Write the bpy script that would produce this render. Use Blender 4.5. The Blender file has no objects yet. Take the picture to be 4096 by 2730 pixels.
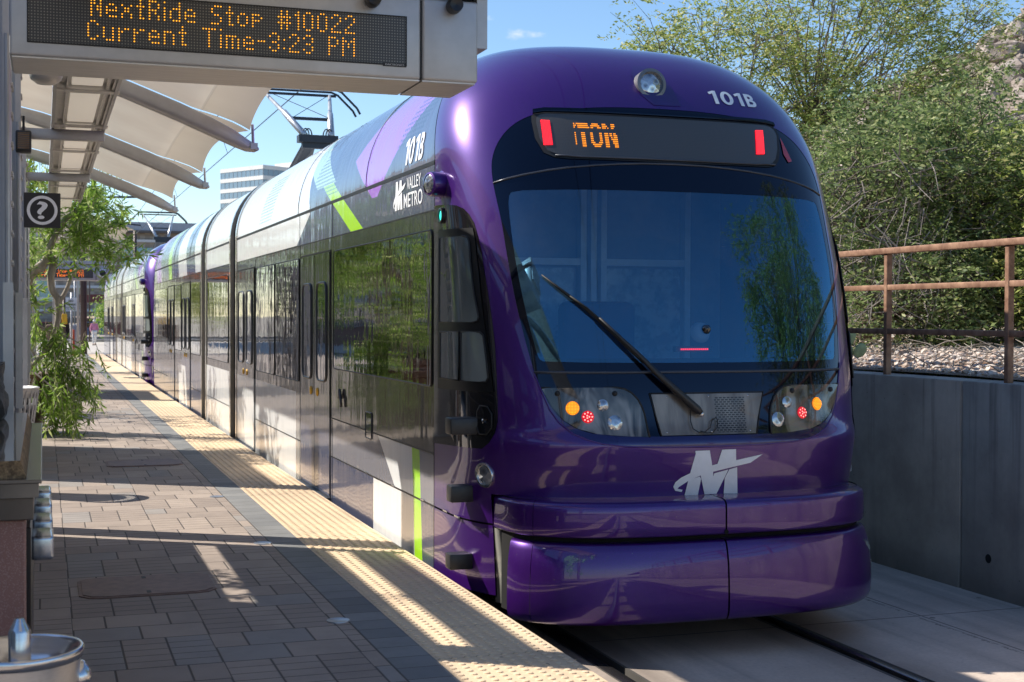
import bpy, bmesh, math, random
import numpy as np
from mathutils import Vector, Matrix, noise as mnoise
from mathutils.geometry import delaunay_2d_cdt
random.seed(7); rng = np.random.default_rng(7)
R = math.radians
scene = bpy.context.scene
COL = scene.collection

# ------------------------------------------------------------------ helpers
def link(o, parent=None):
    COL.objects.link(o)
    if parent is not None: o.parent = parent
    return o
def tag(o, label=None, cat=None, group=None, kind=None):
    if label: o['label'] = label
    if cat: o['category'] = cat
    if group: o['group'] = group
    if kind: o['kind'] = kind
    return o
def thing(name, label, cat, loc=(0, 0, 0), group=None, rz=0):
    o = bpy.data.objects.new(name, None); o.empty_display_size = .2
    o.location = loc; o.rotation_euler[2] = rz
    link(o); return tag(o, label, cat, group)
def wloc(p):
    v = Vector((0, 0, 0))
    while p is not None: v += p.location; p = p.parent
    return v
def copy_tree(o, parent=None):
    c = o.copy(); COL.objects.link(c); c.parent = parent
    for ch in list(o.children): copy_tree(ch, c)
    return c

class MB:
    """collects geometry, builds ONE mesh object"""
    def __init__(s): s.v = []; s.f = []; s.n = None; s.mi = []
    def add(s, vs, fs, mi=0):
        b = len(s.v); s.v.extend([tuple(x) for x in vs]); s.f.extend([tuple(i + b for i in f) for f in fs]); s.mi.extend([mi] * len(fs)); return s
    def box(s, x0, x1, y0, y1, z0, z1, mi=0):
        return s.add([(x0, y0, z0), (x1, y0, z0), (x1, y1, z0), (x0, y1, z0), (x0, y0, z1), (x1, y0, z1), (x1, y1, z1), (x0, y1, z1)],
                     [(0, 3, 2, 1), (4, 5, 6, 7), (0, 1, 5, 4), (1, 2, 6, 5), (2, 3, 7, 6), (3, 0, 4, 7)], mi)
    def bbox(s, x0, x1, y0, y1, z0, z1, r=.01, seg=2, mi=0):
        bm = bmesh.new(); bmesh.ops.create_cube(bm, size=1)
        for v in bm.verts:
            v.co = Vector(((x0 + x1) / 2 + v.co.x * (x1 - x0), (y0 + y1) / 2 + v.co.y * (y1 - y0), (z0 + z1) / 2 + v.co.z * (z1 - z0)))
        bmesh.ops.bevel(bm, geom=bm.edges[:] , offset=r, segments=seg, profile=.5, affect='EDGES')
        s.bm(bm, mi); return s
    def bm(s, bm, mi=0, M=None):
        bm.verts.ensure_lookup_table(); bm.verts.index_update()
        s.add([(M @ v.co if M else v.co) for v in bm.verts], [[v.index for v in f.verts] for f in bm.faces], mi); bm.free(); return s
    def tube(s, pts, r, n=8, cap=True, mi=0):
        """tube along a polyline; r number or list"""
        pts = [Vector(p) for p in pts]; k = len(pts)
        rs = r if isinstance(r, (list, tuple)) else [r] * k
        b = len(s.v); up = None
        for i, p in enumerate(pts):
            t = (pts[min(i + 1, k - 1)] - pts[max(i - 1, 0)])
            if t.length < 1e-9: t = Vector((0, 0, 1))
            t.normalize()
            if up is None:
                up = Vector((0, 0, 1)) if abs(t.z) < .9 else Vector((1, 0, 0))
            a = t.cross(up)
            if a.length < 1e-6: a = t.orthogonal()
            a.normalize(); c = a.cross(t); up = c
            for j in range(n):
                an = 2 * math.pi * j / n
                q = p + (a * math.cos(an) + c * math.sin(an)) * rs[i]; s.v.append(tuple(q))
        for i in range(k - 1):
            for j in range(n):
                s.f.append((b + i * n + j, b + i * n + (j + 1) % n, b + (i + 1) * n + (j + 1) % n, b + (i + 1) * n + j)); s.mi.append(mi)
        if cap:
            s.f.append(tuple(b + j for j in reversed(range(n)))); s.f.append(tuple(b + (k - 1) * n + j for j in range(n))); s.mi += [mi, mi]
        return s
    def lathe(s, prof, n=32, c=(0, 0, 0), M=None, mi=0):
        """profile [(r,z)] about z"""
        b = len(s.v)
        for (r, z) in prof:
            for j in range(n):
                an = 2 * math.pi * j / n; q = Vector((r * math.cos(an), r * math.sin(an), z))
                if M: q = M @ q
                s.v.append(tuple(q + Vector(c)))
        for i in range(len(prof) - 1):
            for j in range(n):
                s.f.append((b + i * n + j, b + i * n + (j + 1) % n, b + (i + 1) * n + (j + 1) % n, b + (i + 1) * n + j)); s.mi.append(mi)
        return s
    def grid(s, P, closed=False, mi=0):
        """P[i][j] grid of points"""
        b = len(s.v); n = len(P); m = len(P[0])
        for row in P: s.v.extend([tuple(q) for q in row])
        for i in range(n - 1):
            for j in range(m - 1 + (1 if closed else 0)):
                s.f.append((b + i * m + j, b + i * m + (j + 1) % m, b + (i + 1) * m + (j + 1) % m, b + (i + 1) * m + j)); s.mi.append(mi)
        return s
    def build(s, name, mat, parent=None, smooth=False, angle=None, bevel=None, world=True):
        me = bpy.data.meshes.new(name)
        off = wloc(parent) if (parent is not None and world) else Vector((0, 0, 0))
        me.from_pydata([(x - off.x, y - off.y, z - off.z) for x, y, z in s.v], [], s.f)
        mats = mat if isinstance(mat, (list, tuple)) else [mat]
        for m in mats: me.materials.append(m)
        if len(mats) > 1: me.polygons.foreach_set('material_index', s.mi)
        me.update()
        if smooth: me.polygons.foreach_set('use_smooth', [True] * len(me.polygons))
        if smooth and angle: me.set_sharp_from_angle(angle=R(angle))
        if s.n is not None: me.normals_split_custom_set_from_vertices(s.n)
        o = bpy.data.objects.new(name, me); link(o, parent)
        if bevel:
            md = o.modifiers.new('bevel', 'BEVEL'); md.width = bevel; md.segments = 2; md.limit_method = 'ANGLE'; md.harden_normals = False
        return o

def quads_obj(name, V, mat, parent=None, per=4):
    """numpy (n,per,3) polygons"""
    V = np.asarray(V, dtype=np.float32)
    if parent is not None: V = V - np.array(wloc(parent), dtype=np.float32)
    n = V.shape[0]; me = bpy.data.meshes.new(name)
    me.vertices.add(n * per); me.loops.add(n * per); me.polygons.add(n)
    me.vertices.foreach_set('co', V.reshape(-1))
    me.loops.foreach_set('vertex_index', np.arange(n * per, dtype=np.int32))
    me.polygons.foreach_set('loop_start', np.arange(0, n * per, per, dtype=np.int32))
    me.polygons.foreach_set('loop_total', np.full(n, per, dtype=np.int32))
    me.materials.append(mat); me.update(calc_edges=True)
    o = bpy.data.objects.new(name, me); link(o, parent); return o

# ------------------------------------------------------------------ node helpers
class X:
    def __init__(s, nt, v): s.nt = nt; s.v = v
    def _m(s, op, o=None, o2=None):
        n = s.nt.nodes.new('ShaderNodeMath'); n.operation = op
        for i, a in enumerate([s, o, o2]):
            if a is None: continue
            a = a.v if isinstance(a, X) else a
            if isinstance(a, (int, float)): n.inputs[i].default_value = a
            else: s.nt.links.new(a, n.inputs[i])
        return X(s.nt, n.outputs[0])
    def __add__(s, o): return s._m('ADD', o)
    __radd__ = __add__
    def __sub__(s, o): return s._m('SUBTRACT', o)
    def __rsub__(s, o): return X(s.nt, o)._m('SUBTRACT', s)
    def __mul__(s, o): return s._m('MULTIPLY', o)
    __rmul__ = __mul__
    def __truediv__(s, o): return s._m('DIVIDE', o)
    def __gt__(s, o): return s._m('GREATER_THAN', o)
    def __lt__(s, o): return s._m('LESS_THAN', o)
    def floor(s): return s._m('FLOOR')
    def frac(s): return s._m('FRACT')
    def abs(s): return s._m('ABSOLUTE')
    def mn(s, o): return s._m('MINIMUM', o)
    def mx(s, o): return s._m('MAXIMUM', o)
    def mod(s, o): return s._m('FLOORED_MODULO', o)
    def sin(s): return s._m('SINE')
    def pw(s, o): return s._m('POWER', o)
    def ss(s, a, b):
        n = s.nt.nodes.new('ShaderNodeMapRange'); n.interpolation_type = 'SMOOTHSTEP'
        s.nt.links.new(s.v, n.inputs[0]); n.inputs[1].default_value = a; n.inputs[2].default_value = b
        return X(s.nt, n.outputs[0])
class Mt:
    def __init__(s, name):
        s.m = bpy.data.materials.new(name); s.m.use_nodes = True; s.nt = s.m.node_tree
        s.b = s.nt.nodes['Principled BSDF']; s.L = s.nt.links
    def obj(s):
        n = s.nt.nodes.new('ShaderNodeTexCoord'); sp = s.nt.nodes.new('ShaderNodeSeparateXYZ'); s.L.new(n.outputs['Object'], sp.inputs[0])
        s.co = n.outputs['Object']
        return [X(s.nt, sp.outputs[i]) for i in range(3)]
    def geo(s):
        n = s.nt.nodes.new('ShaderNodeNewGeometry'); sp = s.nt.nodes.new('ShaderNodeSeparateXYZ'); s.L.new(n.outputs['Position'], sp.inputs[0])
        s.co = n.outputs['Position']
        return [X(s.nt, sp.outputs[i]) for i in range(3)]
    def rand(s):
        n = s.nt.nodes.new('ShaderNodeNewGeometry'); return X(s.nt, n.outputs['Random Per Island'])
    def vec(s, x, y, z=0.):
        n = s.nt.nodes.new('ShaderNodeCombineXYZ')
        for i, a in enumerate((x, y, z)):
            if isinstance(a, X): s.L.new(a.v, n.inputs[i])
            else: n.inputs[i].default_value = a
        return n.outputs[0]
    def noise(s, scale=5, detail=4, rough=.6, vec=None, stretch=None, dist=0.):
        n = s.nt.nodes.new('ShaderNodeTexNoise'); n.inputs['Scale'].default_value = scale; n.inputs['Detail'].default_value = detail
        n.inputs['Roughness'].default_value = rough; n.inputs['Distortion'].default_value = dist
        v = vec
        if v is None:
            t = s.nt.nodes.new('ShaderNodeTexCoord'); v = t.outputs['Object']
        if stretch:
            mp = s.nt.nodes.new('ShaderNodeMapping'); mp.inputs['Scale'].default_value = stretch; s.L.new(v, mp.inputs[0]); v = mp.outputs[0]
        s.L.new(v, n.inputs['Vector']); return X(s.nt, n.outputs[0])
    def vor(s, scale=5, vec=None, feature='F1', out=0):
        n = s.nt.nodes.new('ShaderNodeTexVoronoi'); n.feature = feature; n.inputs['Scale'].default_value = scale
        v = vec
        if v is None:
            t = s.nt.nodes.new('ShaderNodeTexCoord'); v = t.outputs['Object']
        s.L.new(v, n.inputs['Vector']); return X(s.nt, n.outputs[out])
    def wn(s, vec):
        n = s.nt.nodes.new('ShaderNodeTexWhiteNoise'); s.L.new(vec, n.inputs['Vector']); return X(s.nt, n.outputs[0])
    def col(s, c):
        n = s.nt.nodes.new('ShaderNodeRGB'); n.outputs[0].default_value = (*c, 1); return n.outputs[0]
    def mix(s, f, a, b, mode='MIX'):
        n = s.nt.nodes.new('ShaderNodeMix'); n.data_type = 'RGBA'; n.blend_type = mode
        if isinstance(f, X): s.L.new(f.v, n.inputs[0])
        else: n.inputs[0].default_value = f
        for i, c in ((6, a), (7, b)):
            if isinstance(c, tuple): n.inputs[i].default_value = (*c, 1)
            else: s.L.new(c, n.inputs[i])
        return n.outputs[2]
    def base(s, c):
        if isinstance(c, tuple): s.b.inputs['Base Color'].default_value = (*c, 1)
        else: s.L.new(c, s.b.inputs['Base Color'])
    def set(s, **k):
        nm = dict(rough='Roughness', metal='Metallic', coat='Coat Weight', coatr='Coat Roughness', ior='IOR', spec='Specular IOR Level', trans='Transmission Weight', alpha='Alpha', emit='Emission Strength')
        for a, v in k.items():
            i = s.b.inputs[nm[a]]
            if isinstance(v, X): s.L.new(v.v, i)
            else: i.default_value = v
        return s
    def bump(s, h, strength=.3, dist=.01, coat=False):
        n = s.nt.nodes.new('ShaderNodeBump'); n.inputs['Strength'].default_value = strength; n.inputs['Distance'].default_value = dist
        s.L.new(h.v, n.inputs['Height']); s.L.new(n.outputs[0], s.b.inputs['Normal'])
        if coat: s.L.new(n.outputs[0], s.b.inputs['Coat Normal'])
        return s

def simple(name, c, rough=.5, metal=0., var=.12, scale=6., bump=0., bdist=.005, coat=0., stretch=None, spec=.5, rvar=.0, detail=5):
    m = Mt(name); n = m.noise(scale, detail, .6, stretch=stretch)
    lo = tuple(max(0, x * (1 - var)) for x in c); hi = tuple(min(1, x * (1 + var)) for x in c)
    m.base(m.mix(n.ss(.3, .7), lo, hi)); m.set(rough=rough, metal=metal, coat=coat, spec=spec)
    if rvar: m.set(rough=rough + (n - .5) * rvar)
    if bump: m.bump(n, bump, bdist)
    return m.m
def emis(name, c, s, base=(.02, .02, .02)):
    m = Mt(name); n = m.noise(40, 2, .5)
    m.base(base); m.b.inputs['Emission Color'].default_value = (*c, 1); m.set(emit=n * .2 * s + .9 * s, rough=.3); return m.m

# ------------------------------------------------------------------ camera / light
YAW, PIT, ROLL = R(18.8405), R(1.0254), R(.1983)
f_ = Vector((math.sin(YAW) * math.cos(PIT), math.cos(YAW) * math.cos(PIT), -math.sin(PIT)))
r0 = Vector((math.cos(YAW), -math.sin(YAW), 0)); u0 = r0.cross(f_)
r1 = r0 * math.cos(ROLL) + u0 * math.sin(ROLL); u1 = u0 * math.cos(ROLL) - r0 * math.sin(ROLL)
cam = bpy.data.cameras.new('camera'); co = bpy.data.objects.new('camera', cam); link(co)
M = Matrix((( r1.x, u1.x, -f_.x, 0), (r1.y, u1.y, -f_.y, 0), (r1.z, u1.z, -f_.z, 1.944), (0, 0, 0, 1)))
co.matrix_world = M
cam.sensor_width = 36; cam.lens = 5500.46 / 4096 * 36; cam.clip_end = 3000; cam.clip_start = .05
cam.dof.use_dof = True; cam.dof.focus_distance = 8.6; cam.dof.aperture_fstop = 7.0
scene.camera = co
SUN = Vector((-1, .63, 1.05)).normalized()
el = math.asin(SUN.z); az = math.atan2(SUN.x, SUN.y)
sd = bpy.data.lights.new('sun', 'SUN'); sd.energy = 7.6; sd.angle = R(.53); sd.color = (1, .93, .82)
so = bpy.data.objects.new('sun', sd); link(so); so.rotation_euler = (-SUN).to_track_quat('-Z', 'Y').to_euler(); so.location = (-30, 30, 30)
w = bpy.data.worlds.new('World'); scene.world = w; w.use_nodes = True; wn = w.node_tree
sky = wn.nodes.new('ShaderNodeTexSky'); sky.sky_type = 'NISHITA'; sky.sun_disc = False
sky.sun_elevation = el; sky.sun_rotation = az; sky.air_density = 1.0; sky.dust_density = .25; sky.ozone_density = 3.0; sky.altitude = 350
bg = wn.nodes['Background']; bg.inputs[1].default_value = .18
# thin clouds low in the sky: a procedural layer mixed over the sky colour
tc = wn.nodes.new('ShaderNodeTexCoord')
def wmath(op, a, b=None):
    n = wn.nodes.new('ShaderNodeMath'); n.operation = op
    for i, q in enumerate((a, b)):
        if q is None: continue
        if isinstance(q, (int, float)): n.inputs[i].default_value = q
        else: wn.links.new(q, n.inputs[i])
    return n.outputs[0]
def blob(d, s):
    dt = wn.nodes.new('ShaderNodeVectorMath'); dt.operation = 'DISTANCE'
    mp = wn.nodes.new('ShaderNodeMapping'); wn.links.new(tc.outputs['Generated'], mp.inputs[0]); mp.inputs['Scale'].default_value = (1, 1, 2.6)
    wn.links.new(mp.outputs[0], dt.inputs[0]); dv = Vector(d).normalized(); dt.inputs[1].default_value = (dv.x, dv.y, dv.z * 2.6)
    mr = wn.nodes.new('ShaderNodeMapRange'); mr.interpolation_type = 'SMOOTHSTEP'; wn.links.new(dt.outputs['Value'], mr.inputs[0])
    mr.inputs[1].default_value = s; mr.inputs[2].default_value = 0; return mr.outputs[0]
nz = wn.nodes.new('ShaderNodeTexNoise'); nz.inputs['Scale'].default_value = 60; nz.inputs['Detail'].default_value = 8; nz.inputs['Roughness'].default_value = .62
mp = wn.nodes.new('ShaderNodeMapping'); mp.inputs['Scale'].default_value = (1, 1, 2.2); wn.links.new(tc.outputs['Generated'], mp.inputs[0]); wn.links.new(mp.outputs[0], nz.inputs['Vector'])
cl = wmath('MAXIMUM', blob((.342, 1, .216), .035), wmath('MAXIMUM', blob((.321, 1, .227), .018), blob((.358, 1, .217), .025)))
fac = wmath('MULTIPLY', cl, 1.0)
fac = wmath('ADD', fac, nz.outputs[0]); mr = wn.nodes.new('ShaderNodeMapRange'); mr.interpolation_type = 'SMOOTHSTEP'; wn.links.new(fac, mr.inputs[0])
mr.inputs[1].default_value = 1.25; mr.inputs[2].default_value = 1.9
mxn = wn.nodes.new('ShaderNodeMix'); mxn.data_type = 'RGBA'; wn.links.new(mr.outputs[0], mxn.inputs[0]); hsv = wn.nodes.new('ShaderNodeHueSaturation'); hsv.inputs['Saturation'].default_value = 1.08; hsv.inputs['Value'].default_value = 1.04; wn.links.new(sky.outputs[0], hsv.inputs['Color']); wn.links.new(hsv.outputs[0], mxn.inputs[6]); mxn.inputs[7].default_value = (6.2, 6.2, 6.4, 1)
wn.links.new(mxn.outputs[2], bg.inputs[0])
scene.view_settings.view_transform = 'Standard'; scene.view_settings.look = 'None'; scene.view_settings.exposure = 0
scene.render.engine = 'CYCLES'
scene.cycles.max_bounces = 8; scene.cycles.glossy_bounces = 4; scene.cycles.transparent_max_bounces = 12; scene.cycles.transmission_bounces = 6
scene.cycles.caustics_reflective = False; scene.cycles.caustics_refractive = False; scene.cycles.use_denoising = True
scene.cycles.sample_clamp_indirect = 6
# ------------------------------------------------------------------ shared materials
galv = simple('painted_steel_grey', (.46, .46, .47), .42, .35, .06, 9, .05)
sheet = simple('aluminium_sheet', (.66, .64, .61), .42, .35, .08, 5, .03, stretch=(1, 8, 8))
dark = simple('dark_plastic', (.018, .018, .02), .42, 0, .2, 30, .1, .002)
rubber = simple('rubber_black', (.012, .012, .013), .6, 0, .2, 20)
chrome = simple('brushed_stainless', (.62, .62, .63), .22, 1., .06, 4, .02, stretch=(1, 1, 30))
blk_gloss = simple('black_gloss', (.008, .008, .010), .05, 0, .2, 3, 0, coat=1)
steel = simple('worn_rail_steel', (.20, .19, .20), .22, .9, .2, 8, stretch=(30, 1, 1))
white_p = simple('white_vinyl', (.80, .82, .86), .35, 0, .05, 10)
amber_e = emis('amber_led', (1, .38, .014), 2.4)
orange_e = emis('orange_led', (1, .30, .01), 1.9)
red_e = emis('red_led', (1, .025, .035), 2.6)
green_e = emis('green_led', (.03, .75, .6), 2.2)

def purple_mat():
    m = Mt('metallic_purple_paint'); x, y, z = m.obj()
    fl = m.noise(900, 1, .5); big = m.noise(2.2, 2, .5)
    dst = m.noise(5, 7, .7, stretch=(1, 1, .5)); sp = m.noise(260, 2, .5)
    m.base(m.mix(dst.ss(.5, .85) * .10, m.mix(fl.ss(.35, .75), (.028, .0024, .098), (.092, .0098, .275)), (.14, .11, .11)))
    vs_ = m.vor(14); m.base(m.mix((1 - vs_.ss(.03, .05)) * .35, m.mix(dst.ss(.5, .85) * .10, m.mix(fl.ss(.35, .75), (.028, .0024, .098), (.092, .0098, .275)), (.14, .11, .11)), (.30, .26, .25)))
    m.set(metal=.5, rough=.32 + big * .05, coat=1., coatr=dst.ss(.45, .8) * .07 + .018)
    m.b.inputs['Coat IOR'].default_value = 1.5
    m.bump(m.noise(1.7, 1, .4), .05, .02, coat=True)
    return m.m
purple = purple_mat()

def livery_mat():
    m = Mt('train_livery_vinyl'); x, yl, z = m.obj(); Y = yl + 7.0
    SL, VI, LI, WH, MI, BK = (.065, .075, .13), (.36, .15, .66), (.38, .74, .02), (.80, .82, .83), (.42, .62, .45), (.016, .016, .018)
    one = lambda a, b: a * b
    A = (Y < 18.3)                                    # front half of the car
    C = (Y > 18.3) * (Y < 21.9)
    B = (Y > 21.9)
    up = (z > 2.63)
    c = m.mix(0., SL, SL)
    # violet chevron
    vi = ((Y - 9.588 + (z - 3.116) * 1.9) > 0) * ((Y - 11.04 + (z - 3.2).abs() * 2.1) < 0) * (z > 2.84)
    c = m.mix(vi, c, VI)
    # lime diagonal
    lc = Y - (z - 3.04) * 2.6 - 11.67
    li = (lc > 0) * (lc < .45) * up
    c = m.mix(li, c, LI)
    mi = (lc > -.1) * (z > 3.1) * (Y < 13.3) * (lc < .75)
    c = m.mix(mi, c, MI)
    # white roof zone
    we = 12.9 + (z - 2.98) * .5 + (2.9 - z).mx(0) * 3.2
    wh = (Y > we) * A * up
    c = m.mix(wh, c, WH); c = m.mix(C * up, c, WH)
    # rear half stripes
    s = Y - (z - 2.9) * .45
    st = ((s > 21.9) * (s < 23.2)).mx((s > 24.6) * (s < 26.1))
    c = m.mix(st * B * (z > 2.45), c, WH)
    c = m.mix((s > 27.5) * (s < 28.2) * B * up, c, LI)
    c = m.mix((s > 30.0) * (s < 31.2) * B * up, c, VI)
    # black window band
    bb = ((z > 1.05) * (z < 2.625) * (Y < 13.5)).mx((z > 1.19) * (z < 2.635) * (Y > 13.5))
    c = m.mix(bb, c, BK)
    # lower panels
    low = (z < 1.05)
    gr = low * (Y > 8.5) * (Y < 11.9) * (z > .72)
    c = m.mix(gr, c, (.20, .20, .23))
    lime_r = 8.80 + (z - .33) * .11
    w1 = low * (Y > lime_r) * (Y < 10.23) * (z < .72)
    w2 = low * (Y > lime_r) * (Y < 9.55 + (z - .72) * 1.6) * (z > .72)  # slanted white edge paints in a shadow boundary, grey on the shaded side
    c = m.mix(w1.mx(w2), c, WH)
    c = m.mix((z < 1.19) * (Y > 13.3) * (Y < 13.62), c, (.34, .33, .32))
    c = m.mix((z < 1.19) * (Y > 13.62) * (Y < 21.9), c, WH)
    c = m.mix(low * (Y > lime_r) * (Y < lime_r + .20), c, LI)
    c = m.mix(low * (Y > 24.2 + z * .5) * (Y < 25.9 + z * .3), c, WH)
    # roof vents: punched dots
    d = X(m.nt, 0.)
    def vent(y0, y1, z0, z1, sl):
        yy = Y - (z - z0) * sl
        inside = (yy > y0) * (yy < y1) * (z > z0) * (z < z1)
        p = .048; row = (z / .036).floor(); a = ((Y / p) + row * .5).frac() - .5; b = (z / .036).frac() - .5
        return inside * ((a * a + b * b * .7) < .075)
    v = vent(9.05, 9.62, 3.12, 3.48, -.9).mx(vent(11.6, 12.95, 3.0, 3.5, -.9)).mx(vent(15.2, 16.1, 2.98, 3.5, -.5)).mx(vent(29.2, 30.4, 3.0, 3.5, .5))
    c = m.mix(v, c, (.01, .01, .012))
    dirt = m.noise(3, 5, .65, stretch=(1, 1, .25))
    c = m.mix(dirt.ss(.45, .9) * .22, c, (.20, .17, .15))
    m.base(c)
    m.set(rough=.18 + dirt * .10, coat=.65, coatr=.035, metal=.0)
    wav = m.noise(2.4, 3, .5, stretch=(1, 1.3, .35)); m.bump(wav, .15, .05, coat=True)
    return m.m
livery = livery_mat()

def glass_dark():
    m = Mt('tinted_side_glass'); n = m.noise(2.2, 3, .55, stretch=(1, 1.6, .5))
    m.base((.006, .007, .009)); m.set(rough=.02, coat=1, coatr=.01, ior=1.65); m.bump(n, .10, .03, coat=True); return m.m
sideglass = glass_dark()
def clear_glass(name, tint, fr=1.5, base=.0, refl=(1, 1, 1)):
    m = Mt(name); nt = m.nt; nt.nodes.remove(m.b)
    tr = nt.nodes.new('ShaderNodeBsdfTransparent'); tr.inputs[0].default_value = (*tint, 1)
    gl = nt.nodes.new('ShaderNodeBsdfGlossy'); gl.inputs['Roughness'].default_value = .008; gl.inputs[0].default_value = (*refl, 1)
    n = m.noise(1.3, 1, .5); bp = nt.nodes.new('ShaderNodeBump'); bp.inputs['Strength'].default_value = .03; bp.inputs['Distance'].default_value = .02
    nt.links.new(n.v, bp.inputs['Height']); nt.links.new(bp.outputs[0], gl.inputs['Normal'])
    f = nt.nodes.new('ShaderNodeFresnel'); f.inputs[0].default_value = fr
    ad = X(nt, f.outputs[0]) + base
    mx = nt.nodes.new('ShaderNodeMixShader'); nt.links.new(ad.v, mx.inputs[0]); nt.links.new(tr.outputs[0], mx.inputs[1]); nt.links.new(gl.outputs[0], mx.inputs[2])
    if name.startswith('windscreen'):
        dn = m.noise(3.5, 7, .75, stretch=(1, 1, .6)); sp = m.noise(140, 2, .5); x, y, z = m.obj()
        rr = ((x + .35) * (x + .35) + (z - 1.2) * (z - 1.2)).pw(.5); arc = ((rr > .35) * (rr < 1.22)) * -.5 + 1
        df = nt.nodes.new('ShaderNodeBsdfDiffuse'); df.inputs[0].default_value = (.42, .38, .34, 1)
        m3 = nt.nodes.new('ShaderNodeMixShader'); k = (dn.ss(.35, .8) * .055 + (sp > .72) * .05 + .008) * arc
        nt.links.new(k.v, m3.inputs[0]); nt.links.new(mx.outputs[0], m3.inputs[1]); nt.links.new(df.outputs[0], m3.inputs[2]); mx = m3
    nt.links.new(mx.outputs[0], nt.nodes['Material Output'].inputs[0]); return m.m
wsglass = clear_glass('windscreen_glass', (.55, .70, .82), 1.5, .16, (.26, .66, 1.0))
cabglass = clear_glass('cab_side_glass', (.42, .48, .48), 1.5, .04)
def mask_mat():
    m = Mt('black_mask_gloss'); n = m.noise(1.4, 2, .5); m.base((.0015, .0025, .007)); m.set(rough=.05, coat=.35, coatr=.02, ior=1.42); m.b.inputs['Specular Tint'].default_value = (.35, .6, 1, 1); m.b.inputs['Coat Tint'].default_value = (.8, .9, 1, 1)
    m.bump(n, .05, .02, coat=True); return m.m
maskm = mask_mat()

# ------------------------------------------------------------------ train front surface (u = across, z = up)
XC = 3.704
def pchip(xs, ys):
    xs = np.array(xs, float); ys = np.array(ys, float); h = np.diff(xs); d = np.diff(ys) / h
    m = np.zeros_like(xs); m[0] = d[0]; m[-1] = d[-1]
    for i in range(1, len(xs) - 1):
        if d[i - 1] * d[i] > 0:
            w1 = 2 * h[i] + h[i - 1]; w2 = h[i] + 2 * h[i - 1]; m[i] = (w1 + w2) / (w1 / d[i - 1] + w2 / d[i])
    def f(x):
        x = min(max(x, xs[0]), xs[-1]); i = min(max(int(np.searchsorted(xs, x)) - 1, 0), len(xs) - 2)
        t = (x - xs[i]) / h[i]
        return float((1 + 2 * t) * (1 - t) ** 2 * ys[i] + t * (1 - t) ** 2 * h[i] * m[i] + t * t * (3 - 2 * t) * ys[i + 1] + t * t * (t - 1) * h[i] * m[i + 1])
    return f
fF = pchip([.30, .90, 1.10, 1.20, 1.30, 1.50, 1.81, 2.29, 2.78, 3.06, 3.20, 3.44, 3.60, 3.70, 3.77, 3.80, 3.81],
           [7.28, 7.25, 7.215, 7.205, 7.245, 7.285, 7.365, 7.51, 7.70, 7.845, 7.93, 8.10, 8.27, 8.44, 8.68, 8.95, 9.25])
fL = pchip([.3, .9, 1.2, 1.6, 2.3, 2.9, 3.3, 3.6, 3.81], [1.05, 1.0, .95, .85, .75, .75, .75, .8, .85])
PW = 2.8
def fW(z): return 1.325 if z < 2.93 else .525 + .8 * math.sqrt(max(0, 1 - ((min(z, 3.81) - 2.93) / .88) ** 2))
def v2z(v): return v if v <= 2.93 else 2.93 + .88 * math.sin(min((v - 2.93) / .88, math.pi / 2))
def z2v(z): return z if z <= 2.93 else 2.93 + .88 * math.asin(min(1, (z - 2.93) / .88))
YB = 10.4
def surf_uz(u, z, off=0.):
    w = fW(z); t = min(abs(u) / w, 1.)
    y = fF(z) + fL(z) * (1 - (1 - t ** PW) ** (1 / PW)); return Vector((XC + u, y, z))
def surf_av(a, v):
    z = v2z(v); w = fW(z); s = 1 if a >= 0 else -1; b = abs(a)
    if b <= 1:
        ph = b * math.pi / 2; return Vector((XC + s * w * math.sin(ph) ** (2 / PW), fF(z) + fL(z) * (1 - max(math.cos(ph), 0) ** (2 / PW)), z))
    y1 = fF(z) + fL(z); return Vector((XC + s * w, y1 + (YB - y1) * (b - 1) / .6, z))
def u2a(u, z): 
    t = min(abs(u) / fW(z), 1); return (1 if u >= 0 else -1) * math.asin(t ** (PW / 2)) * 2 / math.pi
def side_yz(Y, z, s=-1):
    f, l = fF(z), fL(z)
    if Y >= f + l: return Vector((XC + s * fW(z), Y, z))
    t = 1 - max(0, Y - f) / l
    return Vector((XC + s * fW(z) * (1 - t ** PW) ** (1 / PW), Y, z))
def nrm(fn, p, q, e=.004):
    a = fn(p + e, q) - fn(p - e, q); b = fn(p, q + e) - fn(p, q - e); n = a.cross(b)
    return n.normalized() if n.length > 1e-12 else Vector((0, -1, 0))

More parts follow.
